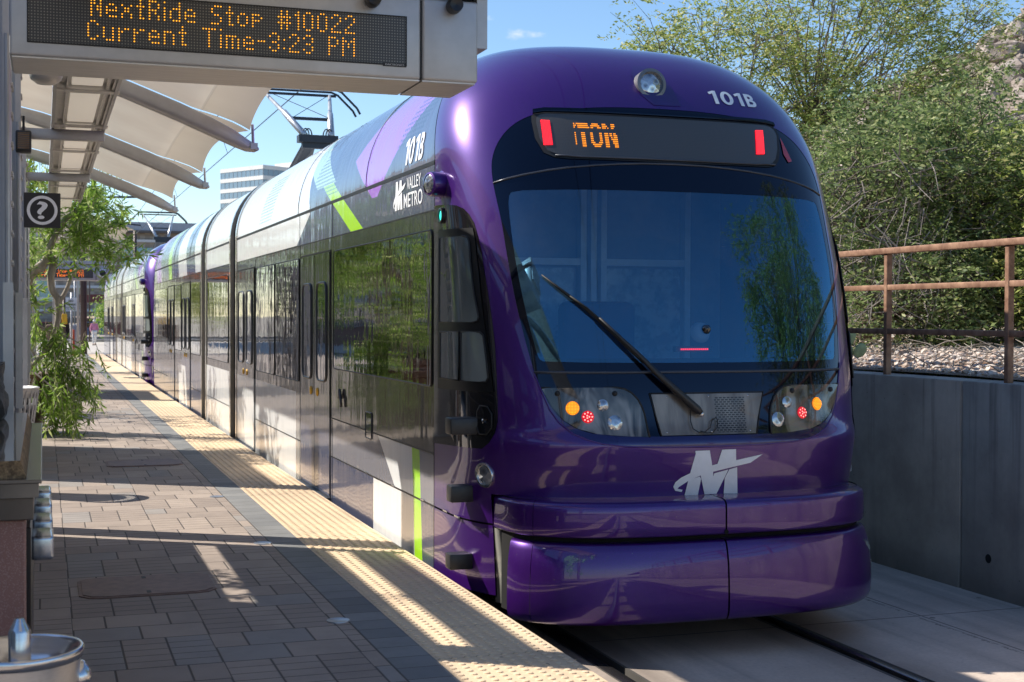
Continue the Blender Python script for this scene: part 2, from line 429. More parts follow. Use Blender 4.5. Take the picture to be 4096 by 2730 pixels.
def inpoly(x, y, P):
    c = False; j = len(P) - 1
    for i in range(len(P)):
        if (P[i][1] > y) != (P[j][1] > y) and x < (P[j][0] - P[i][0]) * (y - P[i][1]) / (P[j][1] - P[i][1]) + P[i][0]: c = not c
        j = i
    return c
def densify(P, st):
    o = []
    for i in range(len(P)):
        a, b = P[i], P[(i + 1) % len(P)]; n = max(1, int(math.hypot(b[0] - a[0], b[1] - a[1]) / st))
        o += [(a[0] + (b[0] - a[0]) * k / n, a[1] + (b[1] - a[1]) * k / n) for k in range(n)]
    return o
def smooth_poly(P, it=2):
    for _ in range(it):
        o = []
        for i in range(len(P)):
            a, b = P[i], P[(i + 1) % len(P)]; o += [(a[0] * .75 + b[0] * .25, a[1] * .75 + b[1] * .25), (a[0] * .25 + b[0] * .75, a[1] * .25 + b[1] * .75)]
        P = o
    return P
def patch(name, polys, fn, mat, parent, off=.004, st=.05, holes=(), sgn=1, thick=0., normals=True):
    """polygons in parameter space laid on surface fn, `off` metres proud of it"""
    mb = MB(); N = []
    for P in polys:
        P = densify(P, st); H = [densify(h, st) for h in holes]
        pts = list(P); loops = [list(range(len(P)))]
        for h in H: loops.append(list(range(len(pts), len(pts) + len(h)))); pts += h
        edges = [(l[i], l[(i + 1) % len(l)]) for l in loops for i in range(len(l))]
        x0, x1 = min(p[0] for p in P), max(p[0] for p in P); y0, y1 = min(p[1] for p in P), max(p[1] for p in P)
        g = st; yy = y0 + g / 2; r_ = 0
        while yy < y1:
            xx = x0 + g / 2 + (g / 2 if r_ % 2 else 0)
            while xx < x1:
                if inpoly(xx, yy, P) and not any(inpoly(xx, yy, h) for h in H): pts.append((xx, yy))
                xx += g
            yy += g * .87; r_ += 1
        vs, es, fs, *_ = delaunay_2d_cdt([Vector(p) for p in pts], edges, [], 0, 1e-6)
        b = len(mb.v); keep = []
        for fc in fs:
            cx = sum(vs[i][0] for i in fc) / len(fc); cy = sum(vs[i][1] for i in fc) / len(fc)
            if inpoly(cx, cy, P) and not any(inpoly(cx, cy, h) for h in H): keep.append(tuple(fc))
        used = sorted({i for f in keep for i in f}); mp = {k: i for i, k in enumerate(used)}
        V = []; 
        for i in used:
            p, q = vs[i]; n = nrm(fn, p, q) * sgn; V.append(fn(p, q) + n * off); N.append(n)
        # orientation
        fs2 = []
        for f in keep:
            a, b_, c = (V[mp[i]] for i in f[:3]); nn = (b_ - a).cross(c - a)
            fs2.append(tuple(mp[i] for i in (f if nn.dot(N[b + mp[f[0]]]) > 0 else f[::-1])))
        mb.add(V, fs2)
    if normals: mb.n = [tuple(n) for n in N]
    return mb.build(name, mat, parent, smooth=True)
def strip_on(name, pts, fn, mat, parent, r=.006, off=.004, sgn=1, n=6):
    mb = MB(); P = []
    for p, q in pts: P.append(fn(p, q) + nrm(fn, p, q) * sgn * off)
    mb.tube(P, r, n); return mb.build(name, mat, parent, smooth=True)
def sym(P): return P + [(-x, y) for x, y in reversed(P)]

MASK = sym([(-.0, 3.262), (-.236, 3.260), (-.40, 3.252), (-.549, 3.240), (-.69, 3.226), (-.791, 3.208), (-.913, 3.160), (-1.004, 3.094), (-1.069, 3.012), (-1.108, 2.93), (-1.126, 2.85), (-1.129, 2.75), (-1.120, 2.62), (-1.110, 2.508), (-1.103, 2.32), (-1.090, 2.12), (-1.070, 1.95), (-1.048, 1.81), (-1.022, 1.66), (-.989, 1.536), (-.945, 1.435), (-.892, 1.356), (-.828, 1.306), (-.738, 1.272), (-.576, 1.255), (-.324, 1.250), (0, 1.249)])
WS = sym([(0, 2.712), (-.4, 2.711), (-.8, 2.707), (-1.035, 2.700), (-1.062, 2.66), (-1.068, 2.5), (-1.064, 2.30), (-1.048, 2.10), (-1.026, 1.92), (-.998, 1.76), (-.985, 1.70), (-.96, 1.680), (0, 1.674)])
MASK = [p for i, p in enumerate(MASK) if i == 0 or (abs(p[0] - MASK[i - 1][0]) + abs(p[1] - MASK[i - 1][1])) > 1e-4]
if abs(MASK[0][0] - MASK[-1][0]) < 1e-6 and abs(MASK[0][1] - MASK[-1][1]) < 1e-6: MASK.pop()
WS = [p for i, p in enumerate(WS) if i == 0 or (abs(p[0] - WS[i - 1][0]) + abs(p[1] - WS[i - 1][1])) > 1e-4]
if abs(WS[0][0] - WS[-1][0]) < 1e-6 and abs(WS[0][1] - WS[-1][1]) < 1e-6: WS.pop()

def mir(p):  # mirror about the middle of the car (world Y)
    return Vector((p[0], 2 * 20.1 - p[1], p[2]))

def front_shell(parent, rear=False):
    """painted nose as one ring-structured surface around the windscreen mask"""
    cu, cv = 0., 2.2
    NT, NR = 176, 34
    amax, v0, v1 = 1.6, .90, 2.93 + .88 * math.pi / 2
    Pav = [(u2a(u, z), z2v(z)) for u, z in smooth_poly(MASK, 2)]
    Pav = densify(Pav, .02)
    def ray_poly(an):
        dx, dy = math.cos(an), math.sin(an); best = None
        for i in range(len(Pav)):
            x1, y1 = Pav[i][0] - cu, Pav[i][1] - cv; x2, y2 = Pav[(i + 1) % len(Pav)][0] - cu, Pav[(i + 1) % len(Pav)][1] - cv
            den = dx * (y2 - y1) - dy * (x2 - x1)
            if abs(den) < 1e-12: continue
            t = (x1 * (y2 - y1) - y1 * (x2 - x1)) / den; s = (x1 * dy - y1 * dx) / den
            if t > 0 and -1e-6 <= s <= 1 + 1e-6 and (best is None or t < best): best = t
        return best
    # angles: uniform along the rectangle border so corners are hit
    B = []
    def side(a, b, n): return [(a[0] + (b[0] - a[0]) * k / n, a[1] + (b[1] - a[1]) * k / n) for k in range(n)]
    B = side((amax, v0), (amax, v1), 44) + side((amax, v1), (-amax, v1), 64) + side((-amax, v1), (-amax, v0), 44) + side((-amax, v0), (amax, v0), 64)
    rows = []; NN = []
    for (bx, by) in B:
        an = math.atan2(by - cv, bx - cu); t = ray_poly(an); ix, iy = cu + math.cos(an) * t, cv + math.sin(an) * t
        row = []
        for k in range(NR + 1):
            s = k / NR; s = s ** 1.15
            a, v = ix + (bx - ix) * s, iy + (by - iy) * s; row.append((a, v))
        rows.append(row)
    mb = MB(); n = len(rows); m = NR + 1
    for row in rows:
        for a, v in row:
            p = surf_av(a, v); nn = nrm(surf_av, a, min(v, v1 - .01))
            if nn.y > 0 and abs(a) < .8: nn = -nn
            if (p.x - XC) * nn.x < -1e-3: nn = -nn
            if rear: p = mir(p); nn = Vector((nn.x, -nn.y, nn.z))
            mb.v.append(tuple(p)); NN.append(tuple(nn))
    for i in range(n):
        for k in range(m - 1):
            q = (i * m + k, ((i + 1) % n) * m + k, ((i + 1) % n) * m + k + 1, i * m + k + 1)
            mb.f.append(q if rear else q[::-1]); mb.mi.append(0)
    # flat roof cap between the two arms of the top slice
    kk = [i for i in range(n) if abs(B[i][1] - v1) < 1e-6]
    L_ = [i for i in kk if B[i][0] <= 0]; L_.sort(key=lambda i: B[i][0]); 
    base = len(mb.v)
    P = []
    for i in L_:
        a = B[i][0]; p = surf_av(a, v1); q = surf_av(-a, v1)
        P.append([Vector((p.x + (q.x - p.x) * t / 6, p.y + (q.y - p.y) * t / 6, p.z)) for t in range(7)])
    for row in P:
        for p in row:
            if rear: p = mir(p)
            mb.v.append(tuple(p)); NN.append((0, 0, 1))
    for i in range(len(P) - 1):
        for j in range(6):
            q = (base + i * 7 + j, base + i * 7 + j + 1, base + (i + 1) * 7 + j + 1, base + (i + 1) * 7 + j); mb.f.append(q); mb.mi.append(0)
    mb.n = NN
    return mb

# nose paint: purple in front, livery vinyl behind a slightly raked joint
def nose_mat():
    src = livery.node_tree
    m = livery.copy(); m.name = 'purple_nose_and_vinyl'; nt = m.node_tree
    b = nt.nodes['Principled BSDF']
    p2 = nt.nodes.new('ShaderNodeBsdfPrincipled')
    mt = Mt.__new__(Mt); mt.m = m; mt.nt = nt; mt.L = nt.links; mt.b = p2
    fl = mt.noise(900, 1, .5)
    dst = mt.noise(5, 7, .7, stretch=(1, 1, .5)); mt.base(mt.mix(dst.ss(.5, .85) * .10, mt.mix(fl.ss(.35, .75), (.028, .0024, .098), (.092, .0098, .275)), (.14, .11, .11))); mt.set(metal=.42, rough=.34, coat=1., coatr=dst.ss(.45, .8) * .07 + .018)
    x, y, z = mt.obj(); Y = y + 7.
    edge = 8.515 + (z - 2.93).mx(0).pw(1.5) * .75
    fold = Y.mn(40.2 - Y)                                  # both ends of the car
    f = (fold > edge)
    gap = ((fold - edge).abs() < .007)
    seam = (z - 2.93).abs() < .010
    skirt = (z - .72).abs() < .006
    dk = gap.mx(seam * (fold > edge)).mx(skirt)
    mx = nt.nodes.new('ShaderNodeMixShader'); nt.links.new(f.v, mx.inputs[0]); nt.links.new(p2.outputs[0], mx.inputs[1]); nt.links.new(b.outputs[0], mx.inputs[2])
    d = nt.nodes.new('ShaderNodeBsdfDiffuse'); d.inputs[0].default_value = (.004, .004, .005, 1)
    m2 = nt.nodes.new('ShaderNodeMixShader'); nt.links.new(dk.v, m2.inputs[0]); nt.links.new(mx.outputs[0], m2.inputs[1]); nt.links.new(d.outputs[0], m2.inputs[2])
    nt.links.new(m2.outputs[0], nt.nodes['Material Output'].inputs[0]); return m
nosem = nose_mat()

def section(y):  # half cross section list (x offset, z) left->over->right at a given station
    P = [(-1.325, .30), (-1.325, .72), (-1.325, 1.2), (-1.325, 1.9), (-1.325, 2.5), (-1.325, 2.93)]
    for k in range(1, 15):
        ps = math.pi / 2 * k / 14; P.append((-(.525 + .8 * math.cos(ps)), 2.93 + .88 * math.sin(ps)))
    return P + [(-x, z) for x, z in reversed(P)]
def hull(y0, y1, inset=0., ny=2):
    mb = MB(); P = []
    for k in range(ny + 1):
        y = y0 + (y1 - y0) * k / ny
        P.append([Vector((XC + x * (1 - inset / 1.325), y, z - (inset if z > 3 else 0))) for x, z in section(y)])
    mb.grid(P)
    return mb
def ring(y0, y1, out=.02):
    mb = MB(); A = []
    for (y, o) in ((y0, -.05), (y0, out), (y1, out), (y1, -.05)):
        A.append([Vector((XC + x * (1 + o / 1.325), y, .3 + (z - .3) * (1 + o / 3.5))) for x, z in section(y)])
    mb.grid(A); return mb

def text_mesh(body, size, bold=0., space=1.0, shear=0.):
    cu = bpy.data.curves.new('txt', 'FONT'); cu.body = body; cu.size = size; cu.offset = bold; cu.space_character = space; cu.shear = shear
    cu.fill_mode = 'FRONT'; cu.resolution_u = 4
    o = bpy.data.objects.new('txt', cu); COL.objects.link(o); bpy.context.view_layer.update()
    me = bpy.data.meshes.new_from_object(o.evaluated_get(bpy.context.evaluated_depsgraph_get()))
    V = [(v.co.x, v.co.y) for v in me.vertices]; F = [tuple(p.vertices) for p in me.polygons]
    bpy.data.objects.remove(o); bpy.data.curves.remove(cu); bpy.data.meshes.remove(me)
    xs = [v[0] for v in V]; ys = [v[1] for v in V]
    return V, F, (min(xs), max(xs), min(ys), max(ys))
def text_on(name, body, quad, fn, mat, parent, off=.004, sgn=1, bold=0., flip=False, extra=None):
    """text stretched to quad=(p0,p1,q0,q1) in surface parameters"""
    V, F, (x0, x1, y0, y1) = text_mesh(body, 1., bold) if extra is None else extra
    p0, p1, q0, q1 = quad; mb = MB(); W = []
    for x, y in V:
        p = p0 + (p1 - p0) * (x - x0) / (x1 - x0); q = q0 + (q1 - q0) * (y - y0) / (y1 - y0)
        W.append(fn(p, q) + nrm(fn, p, q) * sgn * off)
    mb.add(W, F); return mb.build(name, mat, parent)
def glyph_number():
    """the fleet number 101B drawn as flat polygons (V, F, bbox)"""
    V = []; F = []
    def poly(P, ox):
        vs, es, fs, *_ = delaunay_2d_cdt([Vector((x + ox, y)) for x, y in P], [(i, (i + 1) % len(P)) for i in range(len(P))], [], 1, 1e-6)
        b = len(V); V.extend([(p[0], p[1]) for p in vs]); F.extend([tuple(i + b for i in f) for f in fs])
    one = [(.22, 0), (.42, 0), (.42, 1), (.27, 1), (.0, .86), (.05, .70), (.22, .78)]
    poly(one, 0)
    n = 28; b = len(V)
    for k in range(n):
        c, s_ = math.cos(2 * math.pi * k / n), math.sin(2 * math.pi * k / n)
        V.append((.92 + .33 * c, .5 + .51 * s_)); V.append((.92 + .135 * c, .5 + .33 * s_))
    for k in range(n):
        q = (k + 1) % n; F.append((b + 2 * k, b + 2 * q, b + 2 * q + 1, b + 2 * k + 1))
    poly(one, 1.36)
    v2, f2, bb = text_mesh('B', 1, .03); b = len(V)
    V.extend([(1.95 + (x - bb[0]) / (bb[1] - bb[0]) * .56, (y - bb[2]) / (bb[3] - bb[2])) for x, y in v2]); F.extend([tuple(i + b for i in f) for f in f2])
    xs = [v[0] for v in V]; return V, F, (min(xs), max(xs), 0, 1)
LOGO = [  # emblem polygons in the unit box of the front decal (u, z)
    [(-.118, 1.167), (-.025, 1.168), (-.003, 1.078), (.031, 1.086), (.055, 1.169), (.146, 1.170), (.152, 1.104), (.328, 1.134), (.250, 1.086), (.007, 1.040), (.010, 1.012), (.016, 1.030), (.106, 1.050), (.042, .906), (-.036, .905), (-.072, 1.020), (-.148, .990), (-.205, .955), (-.212, .945), (-.180, .938), (-.184, .925), (-.226, .934), (-.240, .958), (-.229, .985), (-.194, 1.012), (-.141, 1.036), (-.113, 1.158), (-.086, 1.060), (-.118, 1.160)],
    [(.112, 1.051), (.162, 1.062), (.181, .903), (.089, .905), (.088, 1.000)],
    [(-.148, .994), (-.077, 1.014), (-.067, 1.000), (-.079, .904), (-.165, .904)]]
def make_logo(name, fn, mat, parent, tr, sgn=1, off=.004):
    mb = MB()
    for P in LOGO:
        Q = [tr(u, z) for u, z in P]
        vs, es, fs, *_ = delaunay_2d_cdt([Vector(p) for p in Q], [(i, (i + 1) % len(Q)) for i in range(len(Q))], [], 1, 1e-6)
        mb.add([fn(p[0], p[1]) + nrm(fn, p[0], p[1]) * sgn * off for p in vs], [tuple(f) for f in fs])
    return mb.build(name, mat, parent)
# ================================================================== light rail vehicle
car = thing('light_rail_vehicle', 'purple-nosed articulated light rail train numbered 101B with grey, white and lime sides, nearest the viewer', 'tram', (XC, 7.0, 0))
SB = lambda Y, z: side_yz(Y, z)
mb = front_shell(car)
nose = mb.build('nose_shell', nosem, car, smooth=True)
if True:
    rn = front_shell(car, rear=True).build('nose_shell', nosem, car, smooth=True)
# lower skirts of both cabs
for rear in (False, True):
    for s in (-1, 1):
        P = []
        for z in [.30 + .6 * k / 6 for k in range(7)]:
            row = []
            for k in range(26):
                Y = 7.67 + (YB - 7.67) * (k / 25) ** 1.4; p = side_yz(Y, z, s); row.append(mir(p) if rear else p)
            P.append(row)
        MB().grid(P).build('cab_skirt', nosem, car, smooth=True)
# body sections and gangways
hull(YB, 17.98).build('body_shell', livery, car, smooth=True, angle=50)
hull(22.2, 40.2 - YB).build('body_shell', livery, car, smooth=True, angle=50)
hull(18.68, 21.5).build('centre_section', livery, car, smooth=True, angle=50)
grey_ring = simple('gangway_frame_metal', (.50, .46, .40), .22, .6, .12, 6, coat=.6)
for y0, y1 in ((17.98, 18.68), (21.5, 22.2)):
    bl = MB(); n = 12
    P = []
    for k in range(n * 2 + 1):
        y = y0 + .09 + (y1 - y0 - .18) * k / (n * 2); o = -.035 if k % 2 else -.09
        P.append([Vector((XC + x * (1 + o / 1.325), y, .34 + (z - .3) * (1 + o / 3.5))) for x, z in section(y)])
    bl.grid(P); b_ = bl.build('gangway_bellows', rubber, car)
    ring(y0 - .01, y0 + .10, .012).build('gangway_frame', grey_ring, car, smooth=True, angle=40)
    ring(y1 - .10, y1 + .01, .012).build('gangway_frame', grey_ring, car, smooth=True, angle=40)
# under-frame and bogies
u = MB(); u.box(XC - 1.2, XC + 1.2, 8.2, 32.0, .26, .36); u.box(XC - .9, XC + .9, 7.6, 32.6, .22, .5)
for yc in (10.4, 20.1, 29.8): u.box(XC - .95, XC + .95, yc - 1.1, yc + 1.1, .08, .5)
u.build('underframe', simple('underframe_black', (.012, .012, .012), .8), car)
whl = steel
for yc in (9.6, 11.2, 19.3, 20.9, 29.0, 30.6):
    for s in (-1, 1):
        m_ = MB(); m_.lathe([(0, -.06), (.28, -.06), (.30, -.05), (.30, .05), (.28, .06), (0, .06)], 24, (XC + s * .72, yc, .30), Matrix.Rotation(R(90), 3, 'Y')); m_.build('wheel', whl, car, smooth=True, angle=30)

# ---- windscreen mask, glass and lower lamp bay
patch('windscreen_mask', [smooth_poly(MASK, 2)], surf_uz, maskm, car, off=-.002, st=.05, holes=[smooth_poly(WS, 1)])
patch('windscreen_mask', [smooth_poly(MASK, 2)], lambda a, b: mir(surf_uz(a, b)), maskm, car, off=-.001, st=.09, sgn=-1)
patch('windscreen', [smooth_poly(WS, 1)], surf_uz, wsglass, car, off=-.003, st=.05)
trim = simple('grey_glazing_trim', (.055, .06, .075), .35, .2)
strip_on('windscreen_trim', [(u_, z_) for u_, z_ in [(-1.128, 2.748), (-1.05, 2.775), (-.964, 2.797), (-.82, 2.826), (-.678, 2.848), (-.52, 2.865), (-.373, 2.877), (-.2, 2.886), (0, 2.889), (.2, 2.886), (.373, 2.877), (.52, 2.865), (.678, 2.848), (.82, 2.826), (.964, 2.797), (1.05, 2.775), (1.128, 2.748)]], surf_uz, trim, car, .007, 0.)
strip_on('windscreen_trim', [(-1.015 + 2.03 * k / 24, 1.622) for k in range(25)], surf_uz, trim, car, .009, -.002)
LIP = [(-1.028, 1.66), (-.991, 1.539), (-.943, 1.405), (-.901, 1.337), (-.832, 1.273), (-.759, 1.240), (-.674, 1.216), (-.544, 1.201), (-.373, 1.193), (-.1, 1.189)]
LIPF = LIP + [(-x_, z_) for x_, z_ in reversed(LIP)]
inner_ = [(-1.020, 1.655), (-.987, 1.536), (-.943, 1.436), (-.892, 1.358), (-.828, 1.308), (-.738, 1.274), (-.576, 1.257), (-.324, 1.252), (0, 1.251), (.324, 1.252), (.576, 1.257), (.738, 1.274), (.828, 1.308), (.892, 1.358), (.943, 1.436), (.987, 1.536), (1.020, 1.655)]
patch('recess_band', [LIPF + inner_[::-1]], surf_uz, simple('recess_sky_tinted_purple', (.010, .004, .085), .22, .5, .1, 4, coat=1), car, off=.002, st=.03)  # purple recess; blue of the sky it faces is painted into its colour
strip_on('recess_lip', LIPF, surf_uz, purple, car, .0055, .000)
# rim reflector step (recess edge below the lamp bay)
# ---- destination sign
HS = [(-.833, 3.03), (-.833, 3.13), (-.825, 3.165), (-.80, 3.185), (-.76, 3.193), (-.4, 3.190), (0, 3.190), (.4, 3.190), (.76, 3.193), (.80, 3.185), (.825, 3.165), (.833, 3.13), (.80, 3.03), (.76, 2.96), (.72, 2.928), (.66, 2.917), (0, 2.912), (-.66, 2.917), (-.74, 2.924), (-.80, 2.95)]
HSF = [(x * 1.03, 3.055 + (z - 3.055) * 1.12) for x, z in HS]
hs_m = Mt('display_grey'); 
n_ = hs_m.noise(3, 3, .5, stretch=(1, 1, .3)); x, y, z = hs_m.obj()
grid_ = (((x / .0098).frac() - .5).abs() < .36) * (((z / .0098).frac() - .5).abs() < .36)
hs_m.base(hs_m.mix(grid_ * .5, (.060, .057, .053), (.085, .082, .078))); hs_m.set(rough=.3, coat=.6, coatr=.05)
patch('destination_sign', [HSF], surf_uz, rubber, car, off=.003, st=.08)
def surf_hs(u, z):  # display glass stands steeper than the shell: recessed at its top
    p = surf_uz(u, z); return Vector((p.x, p.y + .008, p.z))
dsp = patch('display_panel', [HS], surf_uz, hs_m.m, car, off=.006, st=.08)
strip_on('sign_sill', [(-.76 + 1.5 * k / 20, 2.912 - (.0 if abs(k - 10) < 9 else -.006)) for k in range(21)], surf_uz, trim, car, .006, .008)
# hooded top edge of the sign
hd = MB(); P = []
for k in range(25):
    u_ = -.84 + 1.68 * k / 24; z_ = 3.203 - (.012 if k in (0, 24) else 0)
    p = surf_uz(u_, z_); n = nrm(surf_uz, u_, z_); P.append([p + n * .004, p + n * .013 + Vector((0, 0, .003)), p + n * .013 + Vector((0, 0, .010)), p + Vector((0, 0, .034))])
hd.grid(P); hd.build('sign_hood', maskm, car, smooth=True, angle=35)
for s in (-1, 1):
    C_ = [(s * .805, 3.148), (s * .750, 3.145), (s * .762 if s < 0 else s * .700, 2.984), (s * .818 if s < 0 else s * .755, 2.982)]
    if s > 0: C_ = [(.655, 3.147), (.722, 3.152), (.676, 2.984), (.606, 2.979)]
    cx = sum(c[0] for c in C_) / 4; 
    mbk = MB()
    N1, N2 = 22, 6
    for i in range(N1):
        for j in range(N2):
            t, q = (i + .5) / N1, (j + (.5 if i % 2 else .8)) / (N2 + .5)
            a = (C_[0][0] * (1 - t) + C_[3][0] * t, C_[0][1] * (1 - t) + C_[3][1] * t); b = (C_[1][0] * (1 - t) + C_[2][0] * t, C_[1][1] * (1 - t) + C_[2][1] * t)
            u_, z_ = a[0] + (b[0] - a[0]) * q, a[1] + (b[1] - a[1]) * q; p = surf_uz(u_, z_); n = nrm(surf_uz, u_, z_)
            c = p + n * .012; e1 = Vector((1, 0, 0)); e2 = n.cross(e1)
            mbk.add([c + (e1 * math.cos(k * 1.0472) + e2 * math.sin(k * 1.0472)) * .0042 for k in range(6)], [tuple(range(6))])
    tl = patch('tail_light_bar', [C_], surf_uz, emis('red_bar_glow', (1, .0, .02), .9, (.3, .0, .01)) if s < 0 else bpy.data.materials['red_bar_glow'], car, off=.009, st=.06)
    mbk.build('led_dots', red_e, tl)
BM = ["1.111111111...11111...111....111.", "11.11111111..1111111..1111...111.", "1..111111111.11...111.111.1..11..", "", "",
      "1....111....11.....11..111.11.11.", "1....111....11.....11..111.11.111", "1....111....11.....11..111..1.111", "1....111....11.....11..111..11111", "1....111....11.....11..111...1111",
      "1....111....111...111..111...1111", "1....111.....1111111...111....111", ".....111......11111....111....111"]
mo = MB()
for r_, row in enumerate(BM):
    for c_, ch in enumerate(row):
        if ch == '1':
            t = c_ / 32; u_ = (-.608 + t * .262) + r_ / 13 * -.012; z_ = 3.128 - r_ * .0122; p = surf_uz(u_, z_); n = nrm(surf_uz, u_, z_)
            c = p + n * .010; e1 = Vector((1, 0, 0)); e2 = n.cross(e1)
            mo.add([c + (e1 * math.cos(k * 1.5708 + .785) + e2 * math.sin(k * 1.5708 + .785)) * .0050 for k in range(4)], [(0, 1, 2, 3)])
mo.build('led_text', orange_e, dsp)
patch('side_marker', [[(.862, 3.12), (.905, 2.955), (.868, 2.945), (.845, 3.0)]], surf_uz, simple('red_reflector', (.45, .01, .02), .2, coat=1), car, off=.004)
# ---- roof headlight in its recess
hb = patch('headlight_housing', [smooth_poly([(-.125, 3.57), (.085, 3.575), (.16, 3.30), (.15, 3.285), (-.10, 3.285)], 1)], surf_uz, simple('dark_purple_recess', (.035, .008, .13), .3, .3, coat=1), car, off=.003, st=.05)
cpt = surf_uz(-.022, 3.43); M3 = Matrix.Rotation(R(90 - 8), 3, 'X')
def disc_lamp(name, c, M, r, mat_ring, mat_lens, parent, depth=.03, nled=0):
    a = MB(); a.lathe([(r * .78, depth * .2), (r * .80, depth), (r, depth * .9), (r, -depth * 2)], 32, c, M); o = a.build(name, mat_ring, parent, smooth=True, angle=35)
    b = MB(); b.lathe([(0.0001, depth * .85), (r * .3, depth * .80), (r * .6, depth * .6), (r * .79, depth * .35)], 28, c, M); b.build('lens', mat_lens, o, smooth=True); return o
lens_m = Mt('clear_lamp_lens'); nn = lens_m.noise(60, 2, .5); ln = lens_m.vor(26); lens_m.base(lens_m.mix(ln.ss(.1, .6), (.18, .19, .22), (.50, .52, .55))); lens_m.set(metal=.8, rough=.12, coat=1, coatr=.02); lens_m.bump(ln, .4, .01)
lens = lens_m.m
ring_m = simple('lamp_ring_grey', (.20, .20, .21), .4, .6)
disc_lamp('roof_headlight', cpt + Vector((0, -.02, .0)), M3, .100, ring_m, lens, car, .03)
# ---- lower lamp bay
clus_m = Mt('lamp_cover_clear'); x, y, z = clus_m.obj(); n1 = clus_m.noise(5, 3, .6, stretch=(1, 1, .25), dist=1.2)
clus_m.base(clus_m.mix(n1.ss(.42, .62), (.03, .029, .028), (.27, .24, .21))); clus_m.set(rough=.10, metal=.25, coat=1, coatr=.02)
CL = [(-.982, 1.532), (-.565, 1.535), (-.520, 1.527), (-.480, 1.505), (-.443, 1.465), (-.422, 1.42), (-.411, 1.385), (-.402, 1.32), (-.396, 1.250), (-.536, 1.256), (-.698, 1.270), (-.80, 1.300), (-.87, 1.345), (-.93, 1.42)]
for s in (-1, 1):
    P = [(p[0] * -s, p[1]) for p in CL]
    cl = patch('lamp_cluster', [P], surf_uz, clus_m.m, car, off=.003, st=.05)
    for (u_, z_, r_, mt_, nm) in ((.823 if s < 0 else .766, 1.417, .040, 'amb', 'indicator_lamp'), (.742 if s < 0 else .642, 1.367, .036, 'red', 'tail_lamp'), (.654 if s < 0 else .533, 1.434, .034, 'clr', 'headlamp'), (.591 if s < 0 else .459, 1.333, .044, 'clr', 'headlamp')):
        p = surf_uz(s * u_, z_); n = nrm(surf_uz, s * u_, z_)
        Mr = n.to_track_quat('Z', 'Y').to_matrix()
        a = MB(); a.lathe([(.0001, .006), (r_ * .7, .006), (r_, .0)], 24, p + n * .006, Mr)
        glow = {'amb': 'amber_lamp_body', 'red': 'red_lamp_body'}
        mt = lens if mt_ == 'clr' else (bpy.data.materials.get(glow[mt_]) or emis(glow[mt_], (1, .27, .0) if mt_ == 'amb' else (.9, .0, .02), 1.0 if mt_ == 'amb' else .8))
        lamp = a.build(nm, mt, car, smooth=True, angle=40)
        if mt_ != 'clr':
            d = MB(); k = 0
            pts = []
            if mt_ == 'amb':
                for i in range(-4, 5):
                    for j in range(-4, 5):
                        if i * i + j * j < 18: pts.append((i * .0085, j * .0085))
            else:
                pts = [(.025 * math.cos(q * math.pi / 4), .025 * math.sin(q * math.pi / 4)) for q in range(8)] + [(.008 * math.cos(q * 2.1), .008 * math.sin(q * 2.1)) for q in range(3)]
            e1 = Mr @ Vector((1, 0, 0)); e2 = Mr @ Vector((0, 1, 0)); rr = .0026 if mt_ == 'amb' else .0048
            for (a_, b_) in pts:
                c = p + n * .014 + e1 * a_ + e2 * b_
                d.add([c + (e1 * math.cos(q * 1.0472) + e2 * math.sin(q * 1.0472)) * rr for q in range(6)], [tuple(range(6))])
            d.build('led_dots', amber_e if mt_ == 'amb' else emis('red_led_hot', (1, .28, .25), 2.6) if 'red_led_hot' not in bpy.data.materials else bpy.data.materials['red_led_hot'], lamp)
    for u_, z_ in ((.90, 1.50), (.58, 1.50)):
        p = surf_uz(s * u_, z_); n = nrm(surf_uz, s * u_, z_); a = MB(); a.lathe([(.0001, .010), (.014, .008), (.016, 0)], 16, p + n * .004, n.to_track_quat('Z', 'Y').to_matrix()); a.build('fixing_bolt', rubber, cl, smooth=True)
pm = Mt('brushed_centre_panel'); x, y, z = pm.obj(); n1 = pm.noise(2.5, 4, .6, stretch=(3, 1, .5)); pm.base(pm.mix(n1.ss(.35, .65), (.12, .10, .085), (.28, .24, .20))); pm.set(metal=.25, rough=.3, coat=.5, coatr=.03)
gx = (x > .036) * (x < .236) * (z > 1.268) * (z < 1.472)
row = (z / .0125).floor(); hx = (x / .026 + row * .5).frac(); hz = (z / .0125).frac()
hole = gx * (((hx - .5).abs() < .36) * ((hz - .5).abs() < .30))
pm.base(pm.mix(hole, pm.mix(n1.ss(.35, .65), (.12, .10, .085), (.28, .24, .20)), (.004, .004, .005)))
cp = patch('access_panel', [[(-.363, 1.493), (.363, 1.493), (.290, 1.256), (-.318, 1.256)]], surf_uz, pm.m, car, off=.004, st=.06)
strip_on('panel_seam', [(-.372, 1.499), (-.2, 1.499), (0, 1.499), (.2, 1.499), (.372, 1.499), (.335, 1.38), (.296, 1.254)], surf_uz, rubber, car, .004, .002)
strip_on('panel_seam', [(-.372, 1.499), (-.35, 1.40), (-.322, 1.254)], surf_uz, rubber, car, .004, .002)
sc = MB()
for u_, z_ in ((-.27, 1.475), (.0, 1.477), (.262, 1.478), (-.285, 1.272), (0, 1.272), (.255, 1.272)):
    p = surf_uz(u_, z_); n = nrm(surf_uz, u_, z_); sc.lathe([(.0001, .004), (.005, .003), (.006, 0)], 8, p + n * .004, n.to_track_quat('Z', 'Y').to_matrix())
sc.build('panel_screws', chrome, cp, smooth=True)
